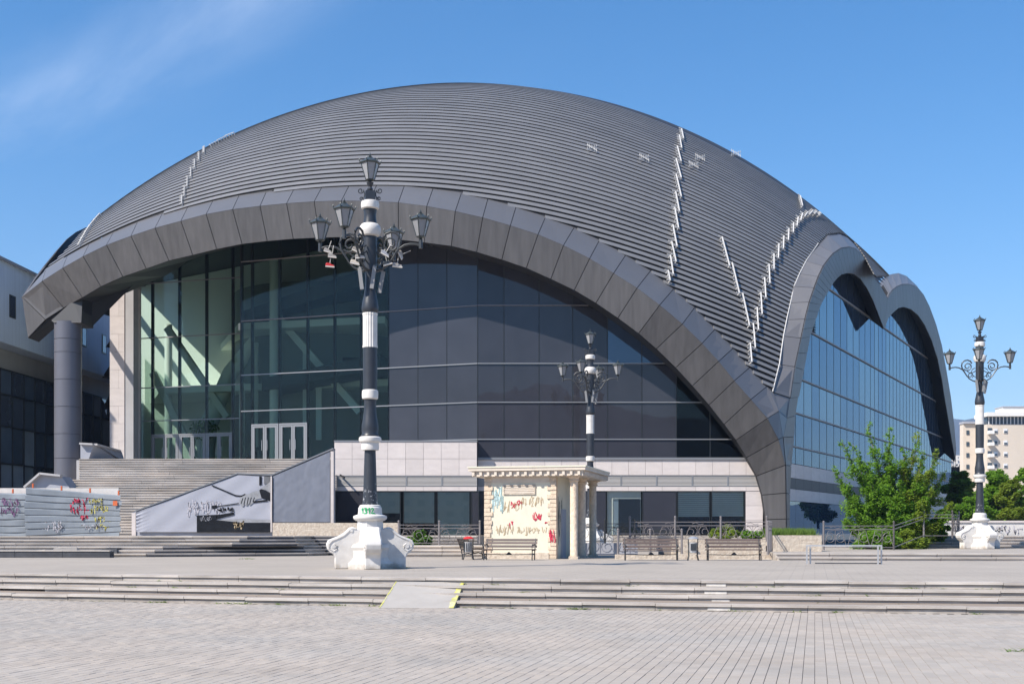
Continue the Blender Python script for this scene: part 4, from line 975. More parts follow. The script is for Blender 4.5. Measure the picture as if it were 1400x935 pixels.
for t in ts:
    m_ = MB(); p = sidew(t, -.02); zt = sideZ(t)+1.6
    if zt > rows[0]: q = [p-sd*.018, p+sd*.018, p+sd*.018+sn*.035, p-sd*.018+sn*.035]; m_.hexa([(v.x, v.y, rows[0]) for v in q]+[(v.x, v.y, zt) for v in q]); part(m_, 'side_mullion', 'mullion')
for z in rows[1:6]:
    # rail only where the glass is under the arches
    run = [t for t in [x_*.5-2 for x_ in range(150)] if sideZ(t)+1.2 > z and t < 70]
    if run:
        a, b = sidew(min(run)), sidew(max(run)); m_ = MB(); q = [a, b, b+sn*.10, a+sn*.10]; m_.hexa([(v.x, v.y, z-.05) for v in q]+[(v.x, v.y, z+.05) for v in q]); part(m_, 'side_cap_rail', 'rail')
m_ = MB(); a, b = sidew(-2.6, -.1), sidew(69, -.1); q = [a, b, b-sn*.3, a-sn*.3]; m_.hexa([(v.x, v.y, HT-1) for v in q]+[(v.x, v.y, rows[0]) for v in q])
bz = MB()
for t in [x_*2.0-2.6 for x_ in range(36)]:
    a, b = sidew(t, -.12), sidew(t+2, -.12); bz.add([(a.x, a.y, rows[0]), (b.x, b.y, rows[0]), (b.x, b.y, sideZ(t+2)+1.3), (a.x, a.y, sideZ(t)+1.3)], [(0, 1, 2, 3)])
m_.add(bz.v, bz.f); part(m_, 'side_backing', 'dark')
for i in range(len(ts)-1):
    for (z0, z1, mm_, nm_) in ((rows[0]-1.0, rows[0], 'stone', 'side_stone_panel'), (rows[0]-1.75, rows[0]-1.0, 'parapet_dark2', 'side_vent_panel'), (rows[0]-2.6, rows[0]-1.75, 'stone', 'side_stone_panel'), (HT-.6, rows[0]-2.6, 'side_a', 'side_shop_pane')):
        A0, B0 = sidew(ts[i]), sidew(ts[i+1])
        if ts[i] > 68: continue
        m_ = MB(); m_.slab([(A0.x, A0.y, z0), (B0.x, B0.y, z0), (B0.x, B0.y, z1), (A0.x, A0.y, z1)], .04, .015); part(m_, nm_, mm_)
m_ = MB(); q = [sidew(68.5), sidew(68.5)+Vector((-6, 3, 0)), sidew(68.5)+Vector((-6, 3.4, 0)), sidew(68.9)]; m_.hexa([(v.x, v.y, HT-1) for v in q]+[(v.x, v.y, 12) for v in q]); part(m_, 'rear_wall', 'concrete')
# small vent by the first high pane
m_ = MB()
for k in range(5): q = [sidew(2.9, .03), sidew(5.0, .03), sidew(5.0, .08), sidew(2.9, .08)]; m_.hexa([(v.x, v.y, 14.6+EYE+.12+k*.18) for v in q]+[(v.x, v.y, 14.6+EYE+.2+k*.18) for v in q])
part(m_, 'grille', 'dark')

# ---- columns
def cyl(name, c, r, z0, z1, m, n=28): m_ = MB(); m_.lathe([(r, z0), (r, z1)], n, (c[0], c[1], 0)); return part(m_, name, m)
cD = 84.0; cx_ = X(93, cD); rz = 18/FP*cD
zs = [3.6, Z(627, cD), Z(594, cD), Z(557, cD), Z(520, cD), Z(483, cD), Z(465, cD), Z(441, cD)]
for z0, z1 in zip(zs, zs[1:]): cyl('column_drum', (cx_, cD), rz, z0+.015, z1-.015, 'column')
cyl('column_core', (cx_, cD), rz-.06, 3.4, zs[-1], 'dark')
# flared head joining column and arch
mat('parapet_dark', (.05, .05, .052), .6)
hp = [P(74, 441, cD-.75), P(111, 441, cD-.75), P(113, 405, 83.6), P(100, 411, 83.5), P(60, 436, 83.4), P(70, 438, 83.3)]
hb = [Vector((p.x, p.y+2.4, p.z)) for p in hp]
m_ = MB(); m_.add(hp[:4]+[hp[5]]+hb[:4]+[hb[5]], [(0, 1, 2, 3, 4), (9, 8, 7, 6, 5)]+[(i, 5+i, 5+(i+1) % 5, (i+1) % 5) for i in range(5)]); part(m_, 'column_head', 'parapet_dark')
m_ = MB(); w0 = [P(111, 441, cD-.6), P(113, 403, cD-.6), P(180, 372, 86), P(188, 384, 88), P(165, 387, 88), P(148, 393, 87), P(135, 402, 86), P(124, 415, 85), P(117, 430, 85)]
m_.prism(w0, (0, 0, 0), (0, 2.0, 0)); part(m_, 'inner_arch', 'soffit')
# stone pillar
pD = 91.5; x0, x1 = X(150, pD), X(183, pD); zs = [Z(p, pD) for p in (630, 603.5, 579, 555, 531, 505.5, 481, 457, 432.5, 411, 391)]
m_ = MB(); m_.box((x0+.05, pD+.05, zs[0]), (x1-.05, pD+2.0, zs[-1]+2)); part(m_, 'pillar_core', 'concrete')
xm = X(170, pD)
for k, (z0, z1) in enumerate(zip(zs, zs[1:])):
    xs2 = [x0, lerp(x0, xm, .5 if k % 2 else .62), xm] if k % 2 == 0 else [x0, xm]
    for a, b in zip(xs2, xs2[1:]): m_ = MB(); m_.box((a+.006, pD, z0+.006), (b-.006, pD+.05, z1-.006)); part(m_, 'pillar_stone', 'stone')
    m_ = MB(); m_.hexa([(xm, pD, z0+.006), (x1, pD+1.4, z0+.006), (x1, pD+1.5, z0+.006), (xm, pD+.06, z0+.006), (xm, pD, z1-.006), (x1, pD+1.4, z1-.006), (x1, pD+1.5, z1-.006), (xm, pD+.06, z1-.006)]); part(m_, 'pillar_stone', 'stone')

# ---- grand stairs, parapets and poster wall
gs = thing('entrance_stairs', (-22, 71, HT), 'tall flight of grey stone steps climbing to the glass entrance', 'stairs')
NS = 30; st_ = (FL-HT)/NS; rg = random.Random(9)
for i in range(NS):
    zt = HT+st_*(i+1); y0 = 71.0+i*.36; xl = X(112, y0)-.2-(.0 if i > 20 else 1.5); xr = X(460, y0) if i > 16 else X(400+i*3.4, y0)
    n = 3; jx = rg.uniform(-1, 1)
    xs2 = [xl, xl+(xr-xl)*.36+jx, xl+(xr-xl)*.7+jx, xr]
    for a, b in zip(xs2, xs2[1:]):
        m_ = MB(); dz = rg.uniform(-.004, .004); m_.box((a+.008, y0-.03, zt-.05+dz), (b-.008, y0+(.45 if i < NS-1 else 6.5), zt+dz)); m_.box((a+.008, y0+.02, zt-st_), (b-.008, y0+.3, zt-.055+dz)); m_.build('stair_tread', 'oldstep', gs)
m_ = MB(); m_.add([(-28.9, 82.5, FL-.03), (-9, 82.5, FL-.03), (-9, 95, FL-.03), (-31.5, 96, FL-.03), (-28.9, 82.5, HT-.5), (-9, 82.5, HT-.5), (-9, 95, HT-.5), (-31.5, 96, HT-.5)], [(0, 1, 2, 3), (0, 1, 5, 4), (3, 0, 4, 7)]); m_.build('landing', 'concrete', gs, recalc=False)
# parapet left of the top landing
lpw = thing('stair_parapet', (X(130, 83), 83, 5.5), 'low sloping dark grey wall beside the top of the stairs under the pillar', 'wall')
m_ = MB(); q = [P(110, 607, 82), P(128, 608, 82), P(160, 617, 86), P(165, 632, 86), P(110, 660, 82)]
m_.prism(q, (0, 0, 0), (.2, .4, 0)); m_.build('wall_body', 'parapet', lpw)
m_ = MB(); m_.bar(P(110, 606.4, 81.95), P(128, 607.4, 81.95), .5, .12); m_.bar(P(128, 607.4, 81.95), P(161, 616.5, 86), .5, .12); m_.build('coping', 'concrete', lpw)
fpw = thing('column_plinth', (X(66, 78), 78, 2.5), 'dark sloping plinth with pale edge in front of the big round column', 'plinth')
m_ = MB(); q = [P(35, 667, 76), P(56, 648, 76), P(84, 651, 76), P(96, 668, 76), P(96, 700, 76), P(35, 700, 76)]; m_.prism(q, (0, 0, 0), (0, 1.6, 0)); m_.build('plinth_body', 'parapet', fpw)
m_ = MB(); m_.bar(P(34.5, 666, 75.9), P(56, 647.2, 75.9), .5, .12); m_.bar(P(56, 647.2, 75.9), P(84, 650.2, 75.9), .5, .12); m_.build('coping', 'concrete', fpw)
for (px_, py_) in ((88, 640), (96, 648)):
    pass
pwl = thing('poster_wall', (X(300, 70), 70, HT), 'sloping stair side wall carrying a torn orchestra poster and a blank grey sheet', 'wall')
PD = 69.5
top_ = [(180, 700.5), (185, 699.5), (325, 648), (372, 650), (456, 614)]
q = [P(180, 727, PD), P(456, 727, PD)]+[P(x_, y_, PD) for x_, y_ in reversed(top_)]
for p in q[:2]: p.z = HT-.02
m_ = MB(); m_.prism([p+Vector((0, .06, 0)) for p in q], (0, 0, 0), (0, .6, 0)); m_.build('wall_body', 'parapet', pwl)
m_ = MB()
for a, b in zip(top_[1:], top_[2:]): m_.bar(P(*a, PD)+Vector((0, .3, .04)), P(*b, PD)+Vector((0, .3, .04)), .8, .07)
m_.build('coping', 'alu', pwl)
m_ = MB(); m_.box((X(180, PD), PD-.0, HT), (X(185.5, PD), PD+.05, Z(701, PD))); m_.build('end_panel', 'stone', pwl)
def flat(name, pts, m, y, parent): m_ = MB(); m_.add([P(a, b, y) for a, b in pts], [tuple(range(len(pts)))]); return m_.build(name, m, parent, recalc=False)
# rumpled poster sheet
m_ = MB(); nx, nz = 60, 18; rr = random.Random(3); vs = []
for i in range(nx+1):
    px_ = lerp(186.5, 371, i/nx); tp = interp(px_, [185, 325, 372], [700.2, 648.8, 651])
    for k in range(nz+1):
        py_ = lerp(727, tp+.4, k/nz); edge = max(0, 1-(px_-186)/25); wv = .025*edge*math.sin(py_*1.3+px_*.5)+.008*math.sin(px_*.17+py_*.22)+.012*edge*math.sin(px_*1.7)
        p = P(px_, py_, PD); p.y += -.06+wv; vs.append(p)
m_.add(vs, [(i*(nz+1)+k, (i+1)*(nz+1)+k, (i+1)*(nz+1)+k+1, i*(nz+1)+k+1) for i in range(nx) for k in range(nz)], True)
ps_ = m_.build('poster', 'poster', pwl, recalc=False)
def pm(x_, y_): return (180+x_/5, 640+y_/5)          # from the enlarged study to the photograph
YP = PD-.092
mat('print_black', (0.016, 0.018, 0.022), .9, spec=.1, var=.25, vscale=1.5); mat('print_grey', (0.11, 0.113, 0.12), .6, var=.3, vscale=3); mat('print_light', (0.27, 0.275, 0.29), .6, var=.2, vscale=4)
flat('printed_piano', [pm(445, 437), pm(445, 322), pm(600, 316), pm(700, 300), pm(700, 318), pm(640, 332), pm(575, 350), pm(700, 366), pm(948, 372), pm(948, 437)], 'print_black', YP, ps_)
flat('printed_shade', [pm(575, 352), pm(760, 345), pm(948, 352), pm(948, 371), pm(760, 371)], 'print_light', YP-.004, ps_)
flat('printed_backdrop', [pm(872, 118), pm(872, 55), pm(890, 55), pm(890, 112)], 'print_black', YP, ps_); flat('printed_backdrop', [pm(905, 110), pm(905, 55), pm(950, 55), pm(950, 95)], 'print_grey', YP, ps_)
flat('printed_sleeve', [pm(872, 150), pm(885, 140), pm(915, 150), pm(948, 170), pm(948, 225), pm(925, 215), pm(890, 205)], 'print_black', YP, ps_)
flat('printed_cuff', [pm(905, 120), pm(948, 92), pm(948, 168), pm(915, 148), pm(880, 140)], 'print_light', YP-.003, ps_)
flat('printed_hand', [pm(745, 190), pm(770, 178), pm(800, 176), pm(830, 160), pm(872, 152), pm(888, 205), pm(850, 212), pm(835, 232), pm(815, 250), pm(806, 256), pm(800, 240), pm(790, 256), pm(778, 254), pm(772, 242), pm(762, 262), pm(750, 258), pm(748, 244), pm(738, 236), pm(742, 210)], 'print_light', YP-.002, ps_)
m_ = MB()
for a, b in (((760, 205), (748, 240)), ((778, 200), (768, 245)), ((798, 200), (788, 250)), ((818, 200), (806, 246)), ((840, 200), (828, 228))): stroke(m_, [P(*pm(*a), YP-.006), P(*pm(*b), YP-.006)], .045)
for (pp, w) in (([(550, 118), (710, 186), (750, 190), (775, 178)], .07), ([(575, 262), (660, 250), (730, 240)], .055), ([(835, 230), (925, 220)], .10)): stroke(m_, [P(*pm(*a), YP-.006) for a in pp], w)
stroke(m_, [P(*pm(556, 267), YP-.006), P(*pm(576, 263), YP-.006)], .2)
m_.build('printed_baton', 'print_black', ps_, recalc=False)
rr = random.Random(12)
m_ = MB(); a, b = P(*pm(590, 300), YP-.008), P(*pm(700, 268), YP-.008); scribble(m_, a.x, a.z, b.x, b.z, YP-.008, .05, 7, rr); m_.build('graffiti', 'ink_black', ps_, recalc=False)
m_ = MB(); a, b = P(*pm(468, 360), YP-.01), P(*pm(550, 325), YP-.01); scribble(m_, a.x, a.z, b.x, b.z, YP-.01, .05, 5, rr); m_.build('graffiti', 'poster', ps_, recalc=False)
m_ = MB(); a, b = P(*pm(685, 415), YP-.01), P(*pm(765, 362), YP-.01); scribble(m_, a.x, a.z, b.x, b.z, YP-.01, .07, 5, rr); m_.build('graffiti', 'ink_brown', ps_, recalc=False)
m_ = MB(); a, b = P(*pm(370, 340), YP+.02), P(*pm(620, 215), YP+.02); scribble(m_, a.x, a.z, b.x, b.z, YP+.0, .035, 7, rr); m_.build('graffiti', 'ink_pale', ps_, recalc=False)
# blank grey sheet, rumpled
m_ = MB(); vs = []; nx, nz = 30, 24
for i in range(nx+1):
    px_ = lerp(374, 451.5, i/nx); tp = interp(px_, [372, 456], [652, 616])
    for k in range(nz+1):
        py_ = lerp(713.5, tp, k/nz); p = P(px_, py_, PD); s = math.sin(px_*.33+1.5*math.sin(py_*.19))*math.sin(py_*.27+.7*math.sin(px_*.21)); p.y += -.12+.009*s+.006*math.sin(px_*.9+py_*.5+3*math.sin(py_*.11))*math.sin(px_*.13+py_*.31); vs.append(p)
m_.add(vs, [(i*(nz+1)+k, (i+1)*(nz+1)+k, (i+1)*(nz+1)+k+1, i*(nz+1)+k+1) for i in range(nx) for k in range(nz)], True); m_.build('grey_sheet', 'grey_poster', pwl, recalc=False)
m_ = MB(); m_.box((X(370.8, PD), PD-.2, Z(727, PD)), (X(372.6, PD), PD-.05, Z(651, PD))); m_.box((X(452.5, PD), PD-.15, HT), (X(456.5, PD), PD+.04, Z(617, PD))); m_.build('frame_post', 'stone', pwl)
# rough stone bed in front of the grey sheet
rb = thing('stone_planter', (X(415, 67), 67, HT), 'long low rough stone planter wall below the blank grey sheet', 'planter')
m_ = MB(); m_.box((X(372.7, 67), 67, HT-.8), (X(546, 67), 67.5, Z(714.5, 67))); m_.build('planter_wall', 'rough_stone', rb)
# wall lamp on the stone block
sl_ = MB(); a = P(465, 649, yA-.1); sl_.bar(a, a+Vector((.35, -.5, -.2)), .08, .08); part(sl_, 'sconce', 'dark')
# ---------------------------------------------------------------- street lamps
DA = 38.9; S = DA/FP                                # metres per photo pixel at the near lamp
LX = X(506, DA)
def hz(py): return (777-py)*S
lamp = thing('street_lamp', (LX, DA, ZU), 'tallest ornate five lantern lamp post, with 1312 in green on its white collar', 'street lamp', 'ornate five lantern lamp posts')
def lp(m_, name, mt, parent=None, recalc=True):
    return m_.build(name, mt, parent or lamp, local=True, recalc=recalc)
def rev(name, prof, mt, n=20, flute=0): m_ = MB(); m_.lathe([(r*S, hz(y)) for r, y in prof], n, flute=flute); return lp(m_, name, mt)
ANG = R(14)
# pedestal: central block, four scrolled consoles
m_ = MB(); m_.lathe([(23*S, 0), (23*S, .18), (20*S, .24), (20*S, hz(742)), (18.5*S, hz(722)), (18*S, hz(711))], 8, rot=ANG+R(22.5)); lp(m_, 'pedestal_block', 'pedestal')
def console(a):
    o = [(0, 777), (48, 777), (48, 762), (50, 757), (54, 755), (58, 750), (59.5, 744), (57, 738), (51, 735.5), (44, 733), (37, 729), (31, 724), (28, 721), (24, 720), (20, 722), (18, 723), (0, 723)]
    ca, sa = math.cos(a), math.sin(a); th = 10.5*S
    def pt(r, y, s): return Vector((r*S*ca-s*sa, r*S*sa+s*ca, max(0, hz(y))))
    m_ = MB(); k = len(o); A_ = [pt(r, y, -th) for r, y in o]; B2 = [pt(r, y, th) for r, y in o]
    m_.add(A_+B2, [tuple(range(k)), tuple(range(2*k-1, k-1, -1))]+[(i, i+k, (i+1) % k+k, (i+1) % k) for i in range(k)]); c = lp(m_, 'console', 'pedestal')
    bv = c.modifiers.new('bevel', 'BEVEL'); bv.width = .03; bv.segments = 2; bv.limit_method = 'ANGLE'
    # raised scroll band on both faces and round bosses
    m_ = MB(); path = [(20, 722.5), (26, 722), (30, 726), (36, 731.5), (44, 735.5), (52, 738.5), (56.5, 744), (55, 750), (50, 753), (45.5, 750), (45, 745.5), (48, 743), (51.5, 745), (51, 748)]
    for s in (-1, 1): m_.tube([pt(r, y, s*th) for r, y in path], 1.1*S, 5)
    m_.tube([pt(49.5, 746.5, -th*1.13), pt(49.5, 746.5, th*1.13)], 2.6*S, 10); m_.tube([pt(26, 725, -th*1.08), pt(26, 725, th*1.08)], 2.2*S, 10)
    lp(m_, 'scroll', 'pedestal', c)
for q in range(4): console(ANG+q*math.pi/2-R(3))
# seat-like infill between consoles
for q in range(4):
    a = ANG+q*math.pi/2+R(42); m_ = MB(); ca, sa = math.cos(a), math.sin(a)
    prof = [(14, 777), (29, 777), (29.5, 770), (26, 766), (24, 762), (24, 752), (26, 748), (24, 744), (17, 742)]
    A_ = [Vector((r*S*ca-(-14*S)*sa, r*S*sa+(-14*S)*ca, hz(y))) for r, y in prof]; B2 = [Vector((r*S*ca-(14*S)*sa, r*S*sa+(14*S)*ca, hz(y))) for r, y in prof]; k = len(prof)
    m_.add(A_+B2, [tuple(range(k)), tuple(range(2*k-1, k-1, -1))]+[(i, i+k, (i+1) % k+k, (i+1) % k) for i in range(k)]); lp(m_, 'moulded_base', 'pedestal')
rev('collar', [(18, 712), (20, 711.5), (22.7, 709), (23.2, 707), (22.5, 705), (18, 703.6), (16.6, 703), (16.2, 698), (16, 694), (14.5, 692.5), (14.5, 691), (12.5, 690)], 'pedestal', 28)
rev('pole', [(10.5, 690), (9.3, 670), (8.4, 640), (7.6, 615)], 'lamp_dark')
rev('ring', [(11.6, 615.5), (12.2, 613), (12, 605.5), (14.6, 604), (15.6, 601.5), (15.3, 598.5), (13.4, 597)], 'lamp_white', 24)
rev('pole', [(12, 597), (12.5, 595.5), (11.2, 593), (11.7, 588), (11.6, 582), (10, 573), (8.6, 562), (8.0, 552), (8.6, 546)], 'lamp_dark', 24)
rev('ring', [(8.6, 546.3), (10.9, 545), (11.3, 539), (10.9, 534), (8.9, 532.6)], 'lamp_white', 24)
rev('pole', [(9.6, 533), (9.8, 500), (9.7, 475.5)], 'lamp_dark')
rev('fluted_drum', [(10.4, 475.5), (10.4, 472.6), (9.9, 472.5), (9.9, 431.5), (10.4, 431), (10.4, 428.3)], 'lamp_white', 36, .07)
rev('pole', [(9.6, 428.3), (11.3, 425.5), (11.7, 421), (10.8, 414), (8.8, 405), (7.2, 395), (6.6, 385), (6.8, 372), (9.2, 370), (9.6, 340), (9.3, 323)], 'lamp_dark', 24)
rev('ring', [(9.3, 324), (12.5, 322.5), (14.7, 317), (14.4, 311), (11.5, 307), (8.8, 306)], 'lamp_white', 24)
rev('pole', [(9.4, 306.2), (8.2, 299), (8.0, 294), (9.4, 286.5)], 'lamp_dark')
rev('ring', [(9.6, 286.8), (12, 285.5), (12.6, 281), (12, 276.5), (9, 275)], 'lamp_white', 24)
m_ = MB(); m_.lathe([(9.2*S, hz(275)), (9.2*S, hz(262))], 4, rot=ANG+R(45)); m_.lathe([(3*S, hz(262)), (4.2*S, hz(259)), (2.4*S, hz(256)), (4*S, hz(253)), (5*S, hz(250))], 10); lp(m_, 'pole', 'lamp_dark')
# text 1312 on the collar, wrapped round it
DG = {'1': [[(0, .7), (.35, 1), (.35, 0)]], '3': [[(0, .95), (.5, 1), (.55, .75), (.25, .55), (.6, .4), (.5, .05), (0, 0)]], '2': [[(0, .8), (.25, 1), (.55, .8), (.1, .05), (.75, 0), (.95, -.15)]]}
m_ = MB(); u = -10.5
for chx in '1312':
    for st in DG[chx]:
        pts = []
        for (a, b) in zip(st, st[1:]):
            for t in (0, .5): pts.append((lerp(a[0], b[0], t), lerp(a[1], b[1], t)))
        pts.append(st[-1])
        def wrap(px_, h): th = (px_)/16.4; r = 16.9*S; return Vector((r*math.sin(th), -r*math.cos(th), hz(702)+h*7.2*S))
        for a, b in zip(pts, pts[1:]):
            p, q = wrap(u+a[0]*6, a[1]), wrap(u+b[0]*6, b[1]); d = (q-p).normalized(); n = Vector((d.x*0, 0, 0)); nrm = Vector((p.x, p.y, 0)).normalized(); sidev = d.cross(nrm)*.75*S
            m_.add([p-sidev-d*.01, q-sidev+d*.01, q+sidev+d*.01, p+sidev-d*.01], [(0, 1, 2, 3)])
    u += 4.2 if chx == '1' else 5.2
gr_ = lp(m_, 'painted_number', 'ink_green', recalc=False)
gr_['label'] = 'green hand painted 1312'
# lantern: eight sided glass with roof
def lantern(c, parent):
    x0, y0, z0 = c; b = MB(); rr = random.Random(4)
    b.lathe([(.03, 0), (.06, .02), (.035, .045), (.09, .065), (.13, .08), (.15, .095), (.13, .11)], 10, (x0, y0, z0)); r0, r1, zb, zt = .14, .285, z0+.11, z0+.60
    N_ = 6; cor = []
    for i in range(N_):
        a = 2*math.pi*i/N_+.3; cor.append(a); b.bar((x0+r0*math.cos(a), y0+r0*math.sin(a), zb), (x0+r1*math.cos(a), y0+r1*math.sin(a), zt), .028)
    b.lathe([(.31, zt-z0-.01), (.345, zt-z0+.02), (.33, zt-z0+.05), (.24, zt-z0+.10), (.14, zt-z0+.16), (.09, zt-z0+.18), (.09, zt-z0+.205), (.04, zt-z0+.22), (.055, zt-z0+.24), (.02, zt-z0+.26), (.035, zt-z0+.285), (.012, zt-z0+.31), (.005, zt-z0+.37)], N_, (x0, y0, z0), rot=.3)
    for a in cor: b.lathe([(.012, zt-z0+.05), (.025, zt-z0+.09), (.005, zt-z0+.14)], 5, (x0+.34*math.cos(a), y0+.34*math.sin(a), z0))
    o = lp(b, 'lantern', 'lantern_metal', parent)
    g_ = MB()
    for i in range(N_):
        a, d = cor[i], cor[(i+1) % N_]; f = lambda r, t, z: (x0+r*math.cos(t), y0+r*math.sin(t), z)
        g_.add([f(r0, a, zb), f(r0, d, zb), f(r1, d, zt), f(r1, a, zt)], [(0, 1, 2, 3)])
    lp(g_, 'lantern_glass', 'lantern_glass', o, recalc=False)
lantern((0, 0, hz(250.5)), lamp)
def spiral(c, r, turns, a0, n=26, shr=.25):
    return [(c[0]+r*(1-(1-shr)*i/n)*math.cos(a0+turns*2*math.pi*i/n), c[1]+r*(1-(1-shr)*i/n)*math.sin(a0+turns*2*math.pi*i/n)) for i in range(n+1)]
for (ang, up_) in ((R(180-8), 0), (R(-8), 0), (R(-90-22), 0), (R(90-22), 0)):
    ca, sa = math.cos(ang), math.sin(ang); f = lambda r, y: (r*S*ca, r*S*sa, hz(y)); am = MB()
    am.tube([f(*p) for p in [(70.5, 342), (70.5, 330.5)]], .06, 8)
    am.tube([f(*p) for p in [(70, 338), (64, 336), (56, 335.5), (48, 337), (40, 342), (35, 349), (30, 357), (24, 364), (16, 369), (9, 371)]], [.035]*9+[.05], 6)
    am.tube([f(*p) for p in [(35, 349), (40.5, 340), (42.5, 332), (41, 325), (36, 320), (29, 318.5), (22, 321), (18.5, 327)]], .04, 6)
    am.tube([f(*p) for p in spiral((28.5, 334), 10.5, 1.45, .6, 30, .3)], .032, 6)
    am.tube([f(*p) for p in spiral((22, 356), 7, 1.3, 2.2, 20, .3)], .025, 5); am.tube([f(*p) for p in [(30, 345), (25, 349), (18, 350), (9, 345)]], .025, 5); am.tube([f(*p) for p in [(10, 360), (16, 356), (20, 348), (17, 341), (11, 338)]], .025, 5)
    arm = lp(am, 'arm', 'iron')
    lantern(f(70.5, 330.5), lamp)
# small side scrolls on the square block
for s in (-1, 1):
    m_ = MB()
    m_.tube([(s*p[0]*S, 0, hz(p[1])) for p in spiral((13, 261), 4, -1.2, math.pi, 16, .3)], .02, 5); m_.tube([(s*p[0]*S, 0, hz(p[1])) for p in spiral((12, 272), 2.6, 1.2, math.pi, 14, .3)], .018, 5); m_.tube([(s*p[0]*S, 0, hz(p[1])) for p in [(9, 260), (7.5, 266), (9.5, 274)]], .018, 5)
    lp(m_, 'top_scroll', 'iron')
mat('flood_grey', (.24, .24, .24), .5)
# three slanting floodlight tubes under the arms
for (a, b) in (((-13, 369), (-9.5, 398)), ((7.5, 367), (3.5, 397)), ((18, 371), (12.5, 400))):
    m_ = MB(); d = -.28 if a[0] != 18 else .05; m_.bar((a[0]*S, d, hz(a[1])), (b[0]*S, d*1.0, hz(b[1])), 5.0*S, 3.6*S); m_.bar((a[0]*S, d, hz(a[1])+.02), (a[0]*S*.4, 0, hz(a[1])+.05), .05); lp(m_, 'floodlight', 'flood_grey')
lampB = copy_tree(lamp); lampB.location = (X(807, 72.6), 72.6, ZU); lampB['label'] = 'far ornate lamp post in the middle, standing behind the graffitied kiosk'
lampC = copy_tree(lamp); lampC.location = (X(1339.5, 64), 64, TR); lampC.scale = (.925, .925, .925); lampC['label'] = 'ornate lamp post at the far right in front of the pink apartment block'
for o in list(bpy.data.objects):
    if o.name.startswith('graffiti'): o['kind'] = 'stuff'
for o in (lampB, lampC):
    for ch in list(o.children):
        if ch.name.startswith('painted_number'): bpy.data.objects.remove(ch)
m_ = MB(); rr = random.Random(2); scribble(m_, .25, .75, .95, 1.0, -.3, .035, 4, rr)
g_ = m_.build('graffiti', 'ink_black', lampC, local=True, recalc=False); g_.location = (.05, -.45, .1)
# shoes thrown over the arms
mat('shoe_white', (.36, .335, .31), .7, 0, .25, 12)
def shoe(c, col, lab, s=1.0, rot=0):
    s *= .7
    L0 = .32*s; m_ = MB(); prof = [(-.5, .0), (.5, .0), (.52, .08), (.45, .16), (.15, .22), (0, .34), (-.42, .36), (-.52, .2)]; k = len(prof); w = .055*s
    A_ = [(x*L0, -w, z*L0) for x, z in prof]; B2 = [(x*L0, w, z*L0) for x, z in prof]
    m_.add(A_+B2, [tuple(range(k)), tuple(range(2*k-1, k-1, -1))]+[(i, i+k, (i+1) % k+k, (i+1) % k) for i in range(k)])
    t = thing('hanging_shoe', c, lab, 'shoe', 'shoes hanging from the lamp arms'); t.rotation_euler = (0, rot, .2)
    u_ = m_.build('upper', col, t, local=True); bv = u_.modifiers.new('bevel', 'BEVEL'); bv.width = .02; bv.segments = 2
    m_ = MB(); m_.box((-L0*.52, -w*1.05, -.035*s), (L0*.55, w*1.05, -.001)); m_.build('sole', 'lamp_white', t, local=True)
    m_ = MB(); m_.tube([(0, 0, L0*.3), (0.01, 0, L0*.3+.28)], .008, 4); m_.build('lace', 'lamp_white', t, local=True)
dz_ = DA
shoe(P(448, 344, dz_), 'shoe_white', 'white shoe, higher of the left hanging pair by the leftmost lantern', 1.1, .3)
shoe(P(454, 351, dz_), 'shoe_white', 'white shoe just above the red one under the leftmost lantern', 1.1, .1)
shoe(P(451, 364, dz_), 'red', 'red shoe hanging lowest under the leftmost lantern arm', 1.15, .05)
shoe(P(487, 343, dz_-.6), 'shoe_white', 'white shoe tangled high beside the left side of the pole', 1.2, .4)
shoe(P(492, 352, dz_-.6), 'shoe_white', 'white shoe tangled just left of the pole below another', 1.2, -.1)
shoe(P(485, 360, dz_-.6), 'kiosk_trim', 'beige shoe lowest of the cluster left of the pole', 1.2, .2)
shoe(P(526, 348, dz_-.3), 'parapet', 'grey shoe hanging right of the pole among the scrolls', 1.2, .5)
shoe(P(530, 361, dz_-.3), 'iron', 'dark shoe hanging lower right of the pole', 1.2, -.3)
shoe(P(547, 349, dz_), 'shoe_white', 'white shoe standing on its toe under the right arm', 1.2, 1.1)
shoe(P(543, 364, dz_), 'shoe_white', 'white shoe lying flat at the end of the right arm cluster', 1.3, .1)

# ---------------------------------------------------------------- kiosk
KA = math.atan2(414, 1700)
kx = Vector((math.cos(KA), -math.sin(KA), 0)); ky = Vector((math.sin(KA), math.cos(KA), 0))
KO = Vector((X(800, 52.3), 52.3, ZU))              # under the front right roof corner
kiosk = thing('kiosk', KO, 'small cream stone kiosk with flat bracketed roof, graffiti and two columns', 'kiosk', rz=-KA)
kh = lambda py: (764.5-py)*52.5/FP
def kp(px): return -(800-px)*52.6/FP/math.cos(KA)*.985   # local x from photo column on the front plane
bxL, bxR = kp(657), kp(757); H_body = kh(650)
def kb(m_, name, mt, parent=None, recalc=True): return m_.build(name, mt, parent or kiosk, local=True, recalc=recalc)
F0 = .42                                            # body front set back under the roof
m_ = MB(); m_.box((bxL+.02, F0+.03, 0), (bxR-.02, 6.0, H_body)); body = kb(m_, 'wall', 'cream')
mq = random.Random(14)
nq = 19; hq = (H_body-.05)/nq
